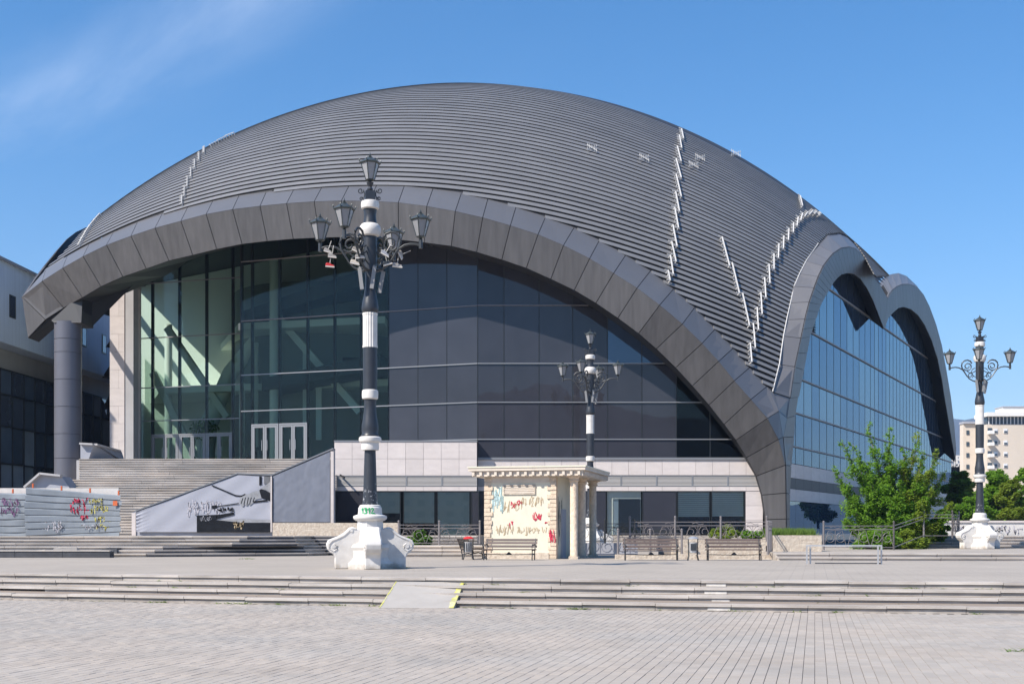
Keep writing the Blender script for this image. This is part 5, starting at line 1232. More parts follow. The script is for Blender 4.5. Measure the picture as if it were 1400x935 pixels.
for side, xa, sgn in ((0, bxL, 1), (1, bxR, -1)):
    for k in range(nq):
        w = .27 if k % 2 else .36; w *= mq.uniform(.85, 1.1); z0 = k*hq
        m_ = MB(); xx = sorted((xa, xa+sgn*w)); dd = mq.uniform(0, .03)
        m_.hexa([(xx[0]-.02*(sgn > 0), F0-dd, z0+.01), (xx[1]+.02*(sgn < 0), F0-dd, z0+.01), (xx[1]+.02*(sgn < 0), F0+.3, z0+.01), (xx[0]-.02*(sgn > 0), F0+.3, z0+.01), (xx[0]-.02*(sgn > 0), F0-dd+.01, z0+hq-.008), (xx[1]+.02*(sgn < 0), F0-dd+.01, z0+hq-.008), (xx[1]+.02*(sgn < 0), F0+.3, z0+hq-.008), (xx[0]-.02*(sgn > 0), F0+.3, z0+hq-.008)])
        kb(m_, 'quoin_stone', 'quoin')
m_ = MB(); m_.box((bxL+.3, F0-.01, H_body-.26), (bxR-.28, F0+.03, H_body)); kb(m_, 'frieze', 'kiosk_trim')  # beige strip puts the roof's shade on the wall into colour
m_ = MB(); m_.box((bxL+.1, F0-.03, 0), (bxR-.3, F0+.03, .26)); kb(m_, 'plinth', 'rough_stone')
# louvre window on the front
xa, xb = kp(685), kp(727); za_, zb2 = kh(673.5), kh(663)
m_ = MB(); m_.box((xa-.05, F0-.02, za_-.05), (xb+.05, F0+.03, za_)); m_.box((xa-.05, F0-.02, zb2), (xb+.05, F0+.03, zb2+.05)); m_.box((xa-.05, F0-.02, za_), (xa, F0+.03, zb2)); m_.box((xb, F0-.02, za_), (xb+.05, F0+.03, zb2)); wf = kb(m_, 'window', 'rough_stone')
m_ = MB()
for k in range(4): zc = za_+(zb2-za_)*k/4; m_.hexa([(xa, F0-.01, zc+.01), (xb, F0-.01, zc+.01), (xb, F0+.04, zc+.07), (xa, F0+.04, zc+.07), (xa, F0-.01, zc+.03), (xb, F0-.01, zc+.03), (xb, F0+.04, zc+.09), (xa, F0+.04, zc+.09)])
kb(m_, 'louvre_blades', 'kiosk_trim', wf)
# roof slab with brackets
RL = kp(637); z0 = kh(650); z1 = kh(637)
m_ = MB(); m_.box((RL, 0, kh(642.5)), (0, 6.4, z1)); kb(m_, 'roof', 'kiosk_trim')
m_ = MB(); m_.box((RL+.14, .12, z0), (-.12, 6.3, kh(642.6))); kb(m_, 'cornice', 'kiosk_trim')
m_ = MB(); m_.box((RL-.03, -.03, kh(638.3)), (.03, 6.43, kh(636.3))); kb(m_, 'roof_edge', 'cream')
nb = 15
for i in range(nb):
    x = RL+.22+(-.5-RL)*i/(nb-1)
    m_ = MB(); m_.box((x-.055, .03, kh(649)), (x+.055, .118, kh(644))); b_ = kb(m_, 'bracket', 'kiosk_trim')
for i in range(17):
    y = .35+i*.36; m_ = MB(); m_.box((-.118, y-.055, kh(649)), (-.03, y+.055, kh(644))); kb(m_, 'bracket', 'kiosk_trim')
mq = random.Random(3)
for i in range(5):
    m_ = MB(); x = -.3-mq.random()*4; m_.hexa([(x, 1, z1), (x+.5, 1.1, z1), (x+.5, 1.5, z1), (x, 1.5, z1), (x+.05, 1.05, z1+.05), (x+.4, 1.1, z1+.09), (x+.45, 1.4, z1+.05), (x, 1.4, z1+.07)]); kb(m_, 'roof_sheet', 'blackstone')
# porch columns
for (px, yy, r) in ((781.5, .55, .17), (778, 3.0, .17), (779, 5.6, .17)):
    x = kp(px); m_ = MB(); m_.lathe([(r+.03, 0), (r+.03, .12), (r, .16), (r, H_body-.26), (r+.02, H_body-.24)], 14, (x, yy, 0)); c_ = kb(m_, 'column', 'quoin')
    m_ = MB(); m_.box((x-.2, yy-.2, 0), (x+.2, yy+.2, .11)); kb(m_, 'column_base', 'rough_stone', c_)
    m_ = MB(); m_.lathe([(r+.01, H_body-.26), (r+.07, H_body-.2), (r+.03, H_body-.13), (r+.1, H_body-.05), (r+.12, H_body)], 12, (x, yy, 0)); m_.box((x-.3, yy-.3, H_body-.045), (x+.3, yy+.3, H_body)); kb(m_, 'capital', 'quoin', c_)
m_ = MB(); m_.box((bxR-.02, 1.6, 0), (bxR+.02, 2.6, 2.15)); kb(m_, 'door', 'parapet')
# graffiti on kiosk front and side
def kg(m0, rects, w, seed, y=F0-.0):
    rr = random.Random(seed); m_ = MB()
    for (a, b, c, d, n) in rects: scribble(m_, kp(a), kh(d), kp(c), kh(b), y+.015, w, n, rr)
    kb(m_, 'graffiti', m0, recalc=False)
kg('ink_brown', [(683, 683, 712, 700, 5), (708, 677, 740, 692, 7), (672, 716, 700, 732, 7), (702, 720, 745, 732, 8)], .02, 1)
kg('ink_red', [(694, 683, 710, 694, 4), (725, 699, 737, 712, 4), (692, 712, 697, 722, 2), (742, 713, 746, 716, 1)], .035, 2)
kg('ink_blue', [(668, 664, 684, 702, 6)], .05, 4)
kg('ink_red', [(748, 724, 756.5, 742, 4)], .03, 5, F0-.05)
m_ = MB(); rr = random.Random(6); scribble(m_, 0, .4, 1.2, 2.7, 0, .04, 6, rr)
for i, v in enumerate(m_.v): m_.v[i] = (bxR-.005, F0+.3+v[0], v[2])
kb(m_, 'graffiti', 'ink_black', recalc=False)

# ---------------------------------------------------------------- benches
def make_bench():
    t = thing('park_bench', (0, 0, 0), '', 'bench', 'dark slatted park benches'); Lb = 2.2
    for k, (y, z, tilt) in enumerate(((-.05, .42, 0), (.08, .425, 0), (.21, .42, 0), (.34, .41, 0))):
        m_ = MB(); m_.box((-Lb/2, y-.05, z), (Lb/2, y+.05, z+.035)); m_.build('seat_slat', 'wood', t, local=True)
    for (y, z) in ((.42, .56), (.47, .70), (.52, .82)):
        m_ = MB(); m_.hexa([(-Lb/2, y, z-.04), (Lb/2, y, z-.04), (Lb/2, y+.03, z-.05), (-Lb/2, y+.03, z-.05), (-Lb/2, y+.03, z+.05), (Lb/2, y+.03, z+.05), (Lb/2, y+.06, z+.04), (-Lb/2, y+.06, z+.04)]); m_.build('back_slat', 'wood', t, local=True)
    for x in (-Lb/2+.08, Lb/2-.08):
        m_ = MB()
        for pts in ([(-.1, .0), (-.12, .12), (-.08, .25), (-.09, .4)], [(.36, .0), (.34, .15), (.38, .3), (.40, .42), (.47, .62), (.56, .88)], [(-.1, .4), (.1, .405), (.4, .40)], [(-.09, .41), (-.12, .55), (-.06, .63), (.15, .62), (.45, .64)], [(-.08, .2), (.1, .26), (.36, .2)]):
            m_.tube([(x, a, b) for a, b in pts], .024, 5)
        m_.build('leg_frame', 'cast_iron', t, local=True)
    m_ = MB(); m_.tube([(-Lb/2+.08, .1, .24), (0, .1, .22), (Lb/2-.08, .1, .24)], .016, 5); m_.hexa([(-.14, .08, .22), (.14, .08, .22), (.14, .12, .22), (-.14, .12, .22), (-.02, .08, .33), (.02, .08, .33), (.02, .12, .33), (-.02, .12, .33)]); m_.build('stretcher', 'cast_iron', t, local=True)
    return t
bench = make_bench()
bl = [(695, 50.9, -KA, 'dark slatted bench against the front wall of the kiosk'), (890.5, 50.3, -R(3), 'dark slatted bench left of the silver litter bin'), (1004, 50.1, -R(3), 'dark slatted bench right of the silver litter bin'), (650, 53.2, R(80), 'bench seen end-on between the red lidded bin and the kiosk')]
for i, (px, d, rz_, lab) in enumerate(bl):
    o = bench if i == 0 else copy_tree(bench)
    o.location = (X(px, d), d, ZU); o.rotation_euler = (0, 0, rz_); o['label'] = lab
    if i in (1, 2): o.scale = (1.03, 1, 1)
# litter bins
def make_bin(lid, mt, panel, loc, lab):
    t = thing('litter_bin', loc, lab, 'litter bin')
    for s in (-1, 1):
        m_ = MB()
        m_.tube([(s*.22, -.12, 0), (s*.17, -.06, .2), (s*.19, 0, .5), (s*.19, 0, .86)], .022, 5); m_.tube([(s*.22, .12, 0), (s*.17, .06, .2), (s*.19, 0, .4)], .022, 5); m_.build('stand', 'cast_iron', t, local=True)
    m_ = MB(); m_.lathe([(.13, .30), (.155, .32), (.17, .72), (.175, .74)], 14); b_ = m_.build('bucket', mt, t, local=True)
    if panel: m_ = MB(); m_.box((-.12, -.185, .40), (.12, -.165, .68)); m_.build('panel', 'iron', b_, local=True)
    else:
        for k in range(5): m_ = MB(); a = -2.4+.4*k; m_.box((-.16+k*.07, -.18, .34), (-.13+k*.07, -.165, .7)); m_.build('stave', 'iron', b_, local=True)
    m_ = MB(); m_.lathe([(.21, .86), (.22, .89), (.14, .95), (.03, .97)], 14); m_.build('lid', lid, t, local=True)
    return t
make_bin('red', 'steel', False, (X(640.5, 51.5), 51.5, ZU), 'litter bin with a red lid left of the kiosk bench')
make_bin('steel', 'steel', True, (X(947.5, 50.2), 50.2, ZU), 'silver litter bin with a dark square panel between two benches')

# ---------------------------------------------------------------- railings
def ornate_rail(name, lab, a, b, zb, h, npost, mt='rail', ph=None, slope=0, curls=True, group='wrought iron railings'):
    a = Vector(a); b = Vector(b); t = thing(name, (a.x, a.y, zb), lab, 'railing', group); d = (b-a); Ld = d.length; d.normalize()
    up = lambda s, z: Vector((a.x+d.x*s, a.y+d.y*s, zb+z+slope*s/Ld))
    for i in range(npost):
        s = Ld*i/(npost-1); p = up(s, 0); H = ph or h+.12; m_ = MB(); m_.lathe([(.055, 0), (.05, .05), (.045, H-.05), (.065, H-.03), (.03, H), (.055, H+.04), (.05, H+.08), (.01, H+.11)], 8, (p.x, p.y, p.z)); m_.build('post', mt, t)
    for z in (h, h-.16, .12):
        m_ = MB(); m_.bar(up(0, z), up(Ld, z), .035, .03); m_.build('rail_bar', mt, t)
    if curls:
        n = max(1, int(Ld/(1.05))); w = Ld/n; m_ = MB(); R0 = (h-.30)/2; zc = .14+R0
        for i in range(n):
            c = w*(i+.5)
            for s_ in (-1, 1):
                m_.tube([up(c+s_*(w*.24)+p[0]*s_, p[1]) for p in spiral((0, zc), min(R0, w*.24), 1.4, math.pi/2, 16, .3)], .013, 4)
            m_.tube([up(c-w*.48, .13), up(c-w*.3, zc+R0*.8), up(c, h-.2), up(c+w*.3, zc+R0*.8), up(c+w*.48, .13)], .013, 4)
            m_.tube([up(c, .13), up(c, h-.18)], .012, 4); m_.tube([up(c-.25, h-.08), up(c-.1, h-.03), up(c+.1, h-.12), up(c+.25, h-.08)], .012, 4)
        m_.build('scrollwork', mt, t)
    return t
GR = 'wrought iron railings'
# rough stone wall with the railing behind the benches
cw = thing('stone_kerb_wall', (X(950, 53), 53, ZU), 'low rough stone kerb wall under the railing behind the two benches', 'wall')
m_ = MB(); m_.box((X(842, 52.4), 52.4, ZU), (X(1056, 52.4), 52.9, ZU+.2)); m_.build('lower_course', 'rough_stone', cw)
m_ = MB(); m_.box((X(920, 54.8), 54.8, ZU), (X(1047, 54.8), 55.4, Z(737, 54.8))); m_.build('upper_course', 'rough_stone', cw)
plate('bed_soil', [(X(926, 55.5), 55.5), (X(1050, 55.5), 55.5), (X(1050, 60), 60), (X(900, 60), 60)], ZU, 1.2, 'joint')
ornate_rail('iron_railing', 'tall scrolled railing on the kerb wall behind the two right benches', (X(861, 55.8), 55.8, 0), (X(1048, 55.4), 55.4, 0), 1.38, 1.0-.12, 4, ph=1.05)
ornate_rail('iron_railing', 'lower scrolled railing directly behind the benches', (X(845, 53.2), 53.2, 0), (X(932, 54.2), 54.2, 0), ZU+.2, .88, 3)
ornate_rail('iron_railing', 'short railing end running back beside the right bench', (X(1050, 52), 52, 0), (X(1054, 55), 55, 0), ZU+.2, 1.2, 3, curls=False)
ornate_rail('iron_railing', 'black bar railing standing between kiosk and far lamp pedestal', (X(786, 62), 62, 0), (X(868, 62), 62, 0), 1.25, .98, 3, mt='cast_iron')
dk = thing('dark_plinth_wall', (X(820, 62.5), 62.5, ZU), 'dark low wall under the black railing right of the kiosk', 'wall'); m_ = MB(); m_.box((X(770, 62.4), 62.4, ZU), (X(872, 62.4), 62.9, 1.27)); m_.build('wall_body', 'parapet', dk)
ornate_rail('iron_railing', 'long railing with leafy plants between the near lamp and the kiosk', (X(545, 60.5), 60.5, 0), (X(656, 60.5), 60.5, 0), 1.16, 1.0, 3)
# steps left of kiosk (3 risers)
st3 = thing('garden_steps', (X(600, 57), 57, ZU), 'three low stone steps with debris between the near lamp and kiosk', 'steps')
for i in range(3):
    y = 57.2+i*.5
    for a, b in ((500, 552), (552.5, 604), (604.5, 660)):
        m_ = MB(); m_.box((X(a, y), y-.03, ZU+.17*i+.11), (X(b, y), y+(.6 if i < 2 else 4.5), ZU+.17*(i+1))); m_.box((X(a, y), y+.03, ZU+.17*i), (X(b, y), y+.5, ZU+.17*i+.105)); m_.build('stair_tread', 'oldstep', st3)
# right: planter with grass and sloping railing
pln = thing('grass_planter', (X(1090, 55), 55, TR), 'rough stone planter full of tall grass at the foot of the arch', 'planter')
m_ = MB(); m_.box((X(1056.5, 55), 55, TR-.02), (X(1123.5, 55), 55.45, Z(731.5, 55))); m_.box((X(1123.5, 55)-.4, 55.46, TR-.02), (X(1123.5, 55), 58, Z(731.5, 55))); m_.box((X(1056.5, 55), 55.46, TR), (X(1123.5, 55)-.41, 58, Z(731.5, 55)-.1)); m_.build('planter_wall', 'rough_stone', pln)
rr = random.Random(77); gm = MB()
def grass(gm, x0, x1, y0, y1, z, n, h):
    for _ in range(n):
        x, y = rr.uniform(x0, x1), rr.uniform(y0, y1); a = rr.uniform(0, math.pi); w = rr.uniform(.008, .018); hh = h*rr.uniform(.4, 1.2); lx, ly = rr.gauss(0, .09), rr.gauss(0, .09)
        c_, s_ = math.cos(a)*w, math.sin(a)*w; gm.add([(x-c_, y-s_, z), (x+c_, y+s_, z), (x+c_*.7+lx*.5, y+s_*.7+ly*.5, z+hh*.6), (x+lx, y+ly, z+hh)], [(0, 1, 2), (0, 2, 3)])
grass(gm, X(1058, 55), X(1119, 55), 55.3, 58, Z(731.5, 55)-.1, 5200, .40); o = gm.build('grass', 'grass', pln, recalc=False); o['kind'] = 'stuff'
ornate_rail('iron_railing', 'level scrolled railing starting at the grass planter on the right', (X(1126, 58), 58, 0), (X(1222, 58), 58, 0), TR+.02, 1.12, 2, ph=1.25)
ornate_rail('iron_railing', 'sloping handrail climbing beside the right stone steps', (X(1222, 58), 58, 0), (X(1263, 64), 64, 0), TR+.02, 1.12, 2, ph=1.25, slope=.55, curls=False)
ornate_rail('iron_railing', 'upper railing ahead of the white wall on the right', (X(1263, 64), 64, 0), (X(1302, 64), 64, 0), TR+.55, 1.2, 2, curls=False)
ornate_rail('iron_railing', 'short scrolled railing end left of the right lamp pedestal', (X(1302, 64), 64, 0), (X(1311, 66.5), 66.5, 0), TR+.55, 1.2, 2)
# hoop barrier
hb_ = thing('hoop_barrier', (X(1152, 46.2), 46.2, ZU), 'low rectangular steel barrier standing on the square before the right steps', 'barrier')
hd = 44.6; A = Vector((X(1103, hd), hd, ZU)); B_ = Vector((X(1205, hd-.3), hd-.3, ZU)); zt = .66
for c in (A, B_):
    for o_ in (0, .28*(1 if c is A else -1)):
        m_ = MB(); m_.bar(c+Vector((o_*.55, o_*.4, 0)), c+Vector((o_*.55, o_*.4, zt)), .05); m_.build('leg', 'steel', hb_)
m_ = MB(); m_.bar(A+Vector((-.02, 0, zt)), B_+Vector((.02, 0, zt)), .05); m_.build('top_bar', 'steel', hb_)
m_ = MB(); m_.bar(A+Vector((.3, .0, .03)), B_+Vector((0, 0, .03)), .05, .04); m_.build('bottom_bar', 'blackstone', hb_)

# ---------------------------------------------------------------- corrugated hoarding
HD = 60.5
def hoarding(px0, px1, ytl, ytr, ybl, ybr, D_, lab, seed, bow=0):
    z = lambda py: Z(py, D_); t = thing('corrugated_hoarding', (X((px0+px1)/2, D_), D_, z(max(ybl, ybr))), lab, 'hoarding', 'corrugated metal hoardings'); rr = random.Random(seed)
    n = 9; nx = 14
    for k in range(n):
        m_ = MB(); vs = []
        for i in range(nx+1):
            f = i/nx; px = lerp(px0, px1, f); zt = lerp(z(ytl), z(ytr), f); zb = lerp(z(ybl), z(ybr), f); za_ = lerp(zb, zt, k/n); zc = lerp(zb, zt, (k+1)/n)
            edge = rr.uniform(-.06, .06) if i in (0, nx) else 0; x = X(px, D_)+edge; y = D_+bow*math.sin(f*math.pi)*.3+.03*math.sin(f*9+k)
            h = zc-za_
            for q, dy in ((0, 0), (.12, -.045), (.84, -.045), (.96, 0), (1.0, 0)): vs.append((x, y+dy, za_+h*q))
        m_.add(vs, [(i*5+q, (i+1)*5+q, (i+1)*5+q+1, i*5+q+1) for i in range(nx) for q in range(4)]); m_.build('corrugated_sheet', 'tin', t, recalc=False)
    m_ = MB()
    for f in (.05, .35, .65, .95): px = lerp(px0, px1, f); m_.bar((X(px, D_), D_+.42, z(ybl)-.3), (X(px, D_), D_+.42, lerp(z(ytl), z(ytr), f)+.22), .07)
    m_.build('post', 'ink_orange', t); return t
h2 = hoarding(-30, 36, 673, 674.5, 757, 755, HD+.25, 'dented grey corrugated hoarding at the left edge with purple graffiti', 1)
h1 = hoarding(34, 165, 666, 677, 752, 741, HD, 'dented grey corrugated hoarding with red and yellow graffiti', 2, .8)
m_ = MB(); m_.box((X(-20, HD+1), HD+1.0, 3), (X(162, HD+1), HD+1.05, Z(667, HD+1))); wb = tag(m_.build('white_board', 'lamp_white', None, loc=(X(80, HD+1), HD+1, 2)), 'white boards showing just above the corrugated hoarding', 'board')
def hg(m0, rects, w, seed, t, dy=-.4):
    rr = random.Random(seed); m_ = MB()
    for (a, b, c, d, n) in rects: scribble(m_, X(a, HD), Z(d, HD), X(c, HD), Z(b, HD), HD+dy, w, n, rr)
    return m_
def hgraf(m0, rects, w, seed, t, base, bow):
    rr = random.Random(seed); m_ = MB()
    for (a, b, c, d, n) in rects:
        f = ((a+c)/2-34)/131; y = base+bow*math.sin(max(0, min(1, f))*math.pi)*.3-.085; scribble(m_, X(a, HD), Z(d, HD), X(c, HD), Z(b, HD), y, w, n, rr)
    m_.build('graffiti', m0, t, recalc=False)
hgraf('ink_red', [(95, 680, 119, 690, 5), (93, 689, 120, 703, 6), (108, 703, 119, 711, 3)], .035, 3, h1, HD, .8)
hgraf('ink_yellow', [(121, 681, 140, 690, 5), (123, 690, 147, 703, 6), (128, 706, 152, 714, 6), (130, 714, 150, 726, 4)], .035, 4, h1, HD, .8)
hgraf('ink_pale', [(50, 712, 85, 728, 8), (110, 716, 150, 724, 8)], .03, 6, h1, HD, .8)
hgraf('ink_purple', [(0, 680, 24, 692, 6), (-2, 692, 24, 706, 6)], .03, 5, h2, HD+.25, 0)
m_ = MB(); m_.box((X(155, HD), HD+.02, Z(691, HD)), (X(161, HD), HD+.03, Z(684.5, HD))); 
for i, v in enumerate(m_.v): m_.v[i] = (v[0], v[1]-.1, v[2])
m_.build('sticker', 'ink_orange', h1)
# kerb slab in front of the hoarding
lk = thing('kerb_slab', (X(70, 55.8), 55.8, ZU), 'long dark kerb slab lying in front of the hoardings', 'kerb'); 
for a, b in ((-40, 20), (20.5, 85), (85.5, 150)):
    m_ = MB(); m_.box((X(a, 55.8), 55.8, ZU), (X(b, 55.8), 56.4, ZU+.28)); m_.build('kerb_stone', 'blackstone', lk)
    m_ = MB(); m_.box((X(a, 55.8), 55.77, ZU+.282), (X(b, 55.8), 56.43, ZU+.33)); m_.build('kerb_cap', 'oldstep', lk)

# ---------------------------------------------------------------- theatre on the left
th = thing('theatre', (-40, 108, 2), 'white blank walled theatre with dark glass lower floors at the left edge', 'building')
fx = lambda y: -39.2+.045*(y-95)
TX = lambda px: None
def tp(px, py, off=0.0):
    """pixel on the theatre's wall plane"""
    k = (px-CX)/FP; y = (-39.2-.045*95+off)/(k-.045); return Vector((k*y, y, EYE+(HY-py)/FP*y))
zTop = tp(0, 355).z; zBot = tp(0, 466).z
def tb(y): return Vector((fx(y), y, 0))
ya_, yb_ = 84, 150
k = 0; ws = []
for yy in range(ya_, yb_, 11):
    y2 = yy+11; m_ = MB(); m_.hexa([(fx(yy)-.6, yy+.01, zBot), (fx(yy), yy+.01, zBot), (fx(y2), y2-.01, zBot), (fx(y2)-.6, y2-.01, zBot), (fx(yy)-.6, yy+.01, zTop), (fx(yy), yy+.01, zTop), (fx(y2), y2-.01, zTop), (fx(y2)-.6, y2-.01, zTop)]); m_.build('wall_panel', 'theatre_white', th)
m_ = MB(); m_.hexa([(fx(ya_)-20, ya_, zBot-.02), (fx(ya_)-.02, ya_, zBot-.02), (fx(yb_)-.02, yb_, zBot-.02), (fx(yb_)-20, yb_, zBot-.02), (fx(ya_)-20, ya_, zTop-.02), (fx(ya_)-.62, ya_, zTop-.02), (fx(yb_)-.62, yb_, zTop-.02), (fx(yb_)-20, yb_, zTop-.02)]); m_.build('wall_core', 'theatre_white', th)
m_ = MB(); a, b = tb(ya_), tb(yb_); m_.bar((a.x, a.y, zTop+.1), (b.x, b.y, zTop+.1), .5, .2); m_.build('roof_edge', 'parapet', th)
for (px, y0, y1) in ((17.5, 404, 435), (115, 447, 474), (142.5, 457.5, 484)):
    c = tp(px, y0, .03); c2 = tp(px, y1, .03); w = .55; m_ = MB()
    m_.hexa([(fx(c.y-w)-.3, c.y-w, c2.z), (fx(c.y-w)+.03, c.y-w, c2.z), (fx(c.y+w)+.03, c.y+w, c2.z), (fx(c.y+w)-.3, c.y+w, c2.z), (fx(c.y-w)-.3, c.y-w, c.z), (fx(c.y-w)+.03, c.y-w, c.z), (fx(c.y+w)+.03, c.y+w, c.z), (fx(c.y+w)-.3, c.y+w, c.z)]); fr = m_.build('window', 'mullion', th)
    m_ = MB(); m_.hexa([(fx(c.y)+.03, c.y-w+.12, c2.z+.15), (fx(c.y)+.05, c.y-w+.12, c2.z+.15), (fx(c.y)+.05, c.y+w-.12, c2.z+.15), (fx(c.y)+.03, c.y+w-.12, c2.z+.15), (fx(c.y)+.03, c.y-w+.12, c.z-.12), (fx(c.y)+.05, c.y-w+.12, c.z-.12), (fx(c.y)+.05, c.y+w-.12, c.z-.12), (fx(c.y)+.03, c.y+w-.12, c.z-.12)]); m_.build('pane', 'theatre_glass', fr)
glass('theatre_pale', (0, 0, 0), 0.0, 0.0, 2.0, body=(0.32, 0.38, 0.47), wob=.5); glass('theatre_mid', (0, 0, 0), 0.0, 0.0, 2.0, body=(0.10, 0.135, 0.19), wob=.5)  # pale and mid bodies paint sky reflections into the dark panes
# recessed band and glazed lower storeys
rec_ = -1.6
m_ = MB(); m_.hexa([(fx(ya_)-6, ya_, zBot-1.9), (fx(ya_)+rec_, ya_, zBot-1.9), (fx(yb_)+rec_, yb_, zBot-1.9), (fx(yb_)-6, yb_, zBot-1.9), (fx(ya_)-6, ya_, zBot-.03), (fx(ya_)+rec_, ya_, zBot-.03), (fx(yb_)+rec_, yb_, zBot-.03), (fx(yb_)-6, yb_, zBot-.03)]); m_.build('recess_band', 'concrete', th)
zg = zBot-1.9; rowsT = [HT-1, 4.2, 7.2, 10.1, 12.6, zg]
rr = random.Random(31); yy = ya_
gx = -.7
for i in range(30):
    y2 = yy+2.1
    if y2 > 146: break
    for r in range(5):
        t_ = rr.uniform(-.05, .05); m_ = MB(); m_.slab([(fx(yy)+gx+t_, yy, rowsT[r]), (fx(y2)+gx-t_, y2, rowsT[r]), (fx(y2)+gx-t_, y2, rowsT[r+1]), (fx(yy)+gx+t_, yy, rowsT[r+1])], .02, .05); m_.build('glass_pane', rr.choice(('theatre_glass', 'theatre_pale', 'theatre_mid', 'theatre_mid')), th)
    yy = y2
m_ = MB()
yy = ya_
while yy < 147: m_.box((fx(yy)+gx-.05, yy-.06, HT-1), (fx(yy)+gx+.12, yy+.06, zg)); yy += 2.1
for z in rowsT[1:]: a, b = tb(ya_), tb(147); m_.bar((a.x+gx+.03, a.y, z), (b.x+gx+.03, b.y, z), .14, .1)
m_.build('mullion', 'mullion', th)
m_ = MB(); m_.hexa([(fx(ya_)-6, ya_, 0), (fx(ya_)+gx-.12, ya_, 0), (fx(147)+gx-.12, 147, 0), (fx(147)-6, 147, 0), (fx(ya_)-6, ya_, zg), (fx(ya_)+gx-.12, ya_, zg), (fx(147)+gx-.12, 147, zg), (fx(147)-6, 147, zg)]); m_.build('inner_core', 'dark', th)

for o in list(bpy.data.objects):
    if o.name.startswith('graffiti'): o['kind'] = 'stuff'
# ---------------------------------------------------------------- vegetation
def leafcloud(m_, c, rad, n, rr, s, squash=.8, hollow=.35):
    for _ in range(n):
        v = Vector((rr.gauss(0, 1), rr.gauss(0, 1), rr.gauss(0, 1))).normalized()*(hollow+(1-hollow)*rr.random()**.5)
        if rr.random() < .35: v = v*rr.uniform(.8, 1.4)
        p = Vector((c[0]+v.x*rad[0], c[1]+v.y*rad[1], c[2]+v.z*rad[2]))
        a = Vector((rr.uniform(-1, 1), rr.uniform(-1, 1), rr.uniform(-.5, .5))).normalized(); b = a.cross(Vector((rr.uniform(-.6, .6), rr.uniform(-.6, .6), 1))).normalized(); k = s*rr.uniform(.6, 1.3)
        m_.add([p-a*k, p+b*k*.55-a*k*.1, p+a*k, p-b*k*.55-a*k*.1], [(0, 1, 2, 3)])
# big bush-like tree in front of the side glass: upright stems
td = 66.0; rr = random.Random(19)
tree = thing('young_maple_tree', (X(1215, td), td, TR), 'bushy light green young tree with upright shoots before the side glass', 'tree')
base = Vector((X(1225, td), td, TR)); tk = MB(); lf = MB(); lf2 = MB()
stems = [(1147, 607, -.6), (1163, 668, 1.0), (1186, 580, 0), (1178, 626, .8), (1196, 634, 1), (1218, 587, .2), (1206, 612, -.8), (1232, 616, -.5), (1243, 640, .8), (1260, 594, .3), (1252, 622, -1.0), (1276, 646, 0), (1268, 628, .9), (1288, 662, .4), (1158, 700, -1.2), (1285, 705, -1), (1170, 722, .4), (1200, 690, -1.8), (1240, 690, -1.9), (1218, 660, -1.5), (1180, 655, -1.2), (1262, 670, -1.2), (1141, 640, .3), (1150, 672, -.4), (1148, 712, -.6), (1294, 648, .2), (1298, 690, -.3), (1280, 618, -.2), (1170, 606, .5), (1230, 640, .6), (1204, 652, .9), (1190, 712, -1.2), (1255, 715, -1.3), (1272, 690, .8)]
for (px, py, dy) in stems:
    tip = P(px, py, td); tip.y += dy*1.2; st0 = base+Vector((rr.uniform(-.6, .6), rr.uniform(-.3, .3), 0))
    mid = st0.lerp(tip, .45)+Vector((0, 0, -.2-.05*abs(tip.x-st0.x)))+Vector((rr.uniform(-.15, .15), 0, 0)); pts = []
    for i in range(11):
        t = i/10; pts.append(st0*(1-t)**2+mid*2*t*(1-t)+tip*t*t)
    tk.tube(pts, [.05*(1-.85*i/10)+.006 for i in range(11)], 5)
    for i in range(12):
        t = .62+.38*i/11; k_ = min(9, int(t*10)); c = pts[k_].lerp(pts[k_+1], t*10-k_)+Vector((rr.uniform(-.12, .12), rr.uniform(-.12, .12), 0)); r_ = .12+.22*(1-t)+rr.uniform(0, .08); leafcloud(lf2 if px > 1225 and rr.random() < .6 else lf, c, (r_, r_, r_*1.1), int(150*r_+8), rr, .085, hollow=.1)
    for i in range(2, 9):
        t = i/10; rd = .13+.50*(1-t)**.6*(.6+.5*rr.random()); c = pts[i]+Vector((rr.uniform(-.15, .15), rr.uniform(-.25, .25), rr.uniform(-.1, .1)))
        yel = px > 1225 and rr.random() < .75
        leafcloud(lf2 if yel else lf, c, (rd, rd*1.1, rd*.85), int(420*rd+30), rr, .085, hollow=.1)
        if t < .75 and rr.random() < .8:
            q = c+Vector((rr.uniform(-.7, .7), rr.uniform(-.6, .6), rr.uniform(-.1, .5))); tk.tube([pts[i], q], .014, 4); leafcloud(lf2 if yel else lf, q, (.42, .42, .34), 170, rr, .085, hollow=.1)
tk.build('trunk', 'bark', tree)
lf.build('crown', 'leaf', tree, recalc=False); lf2.build('crown', 'leaf3', tree, recalc=False)
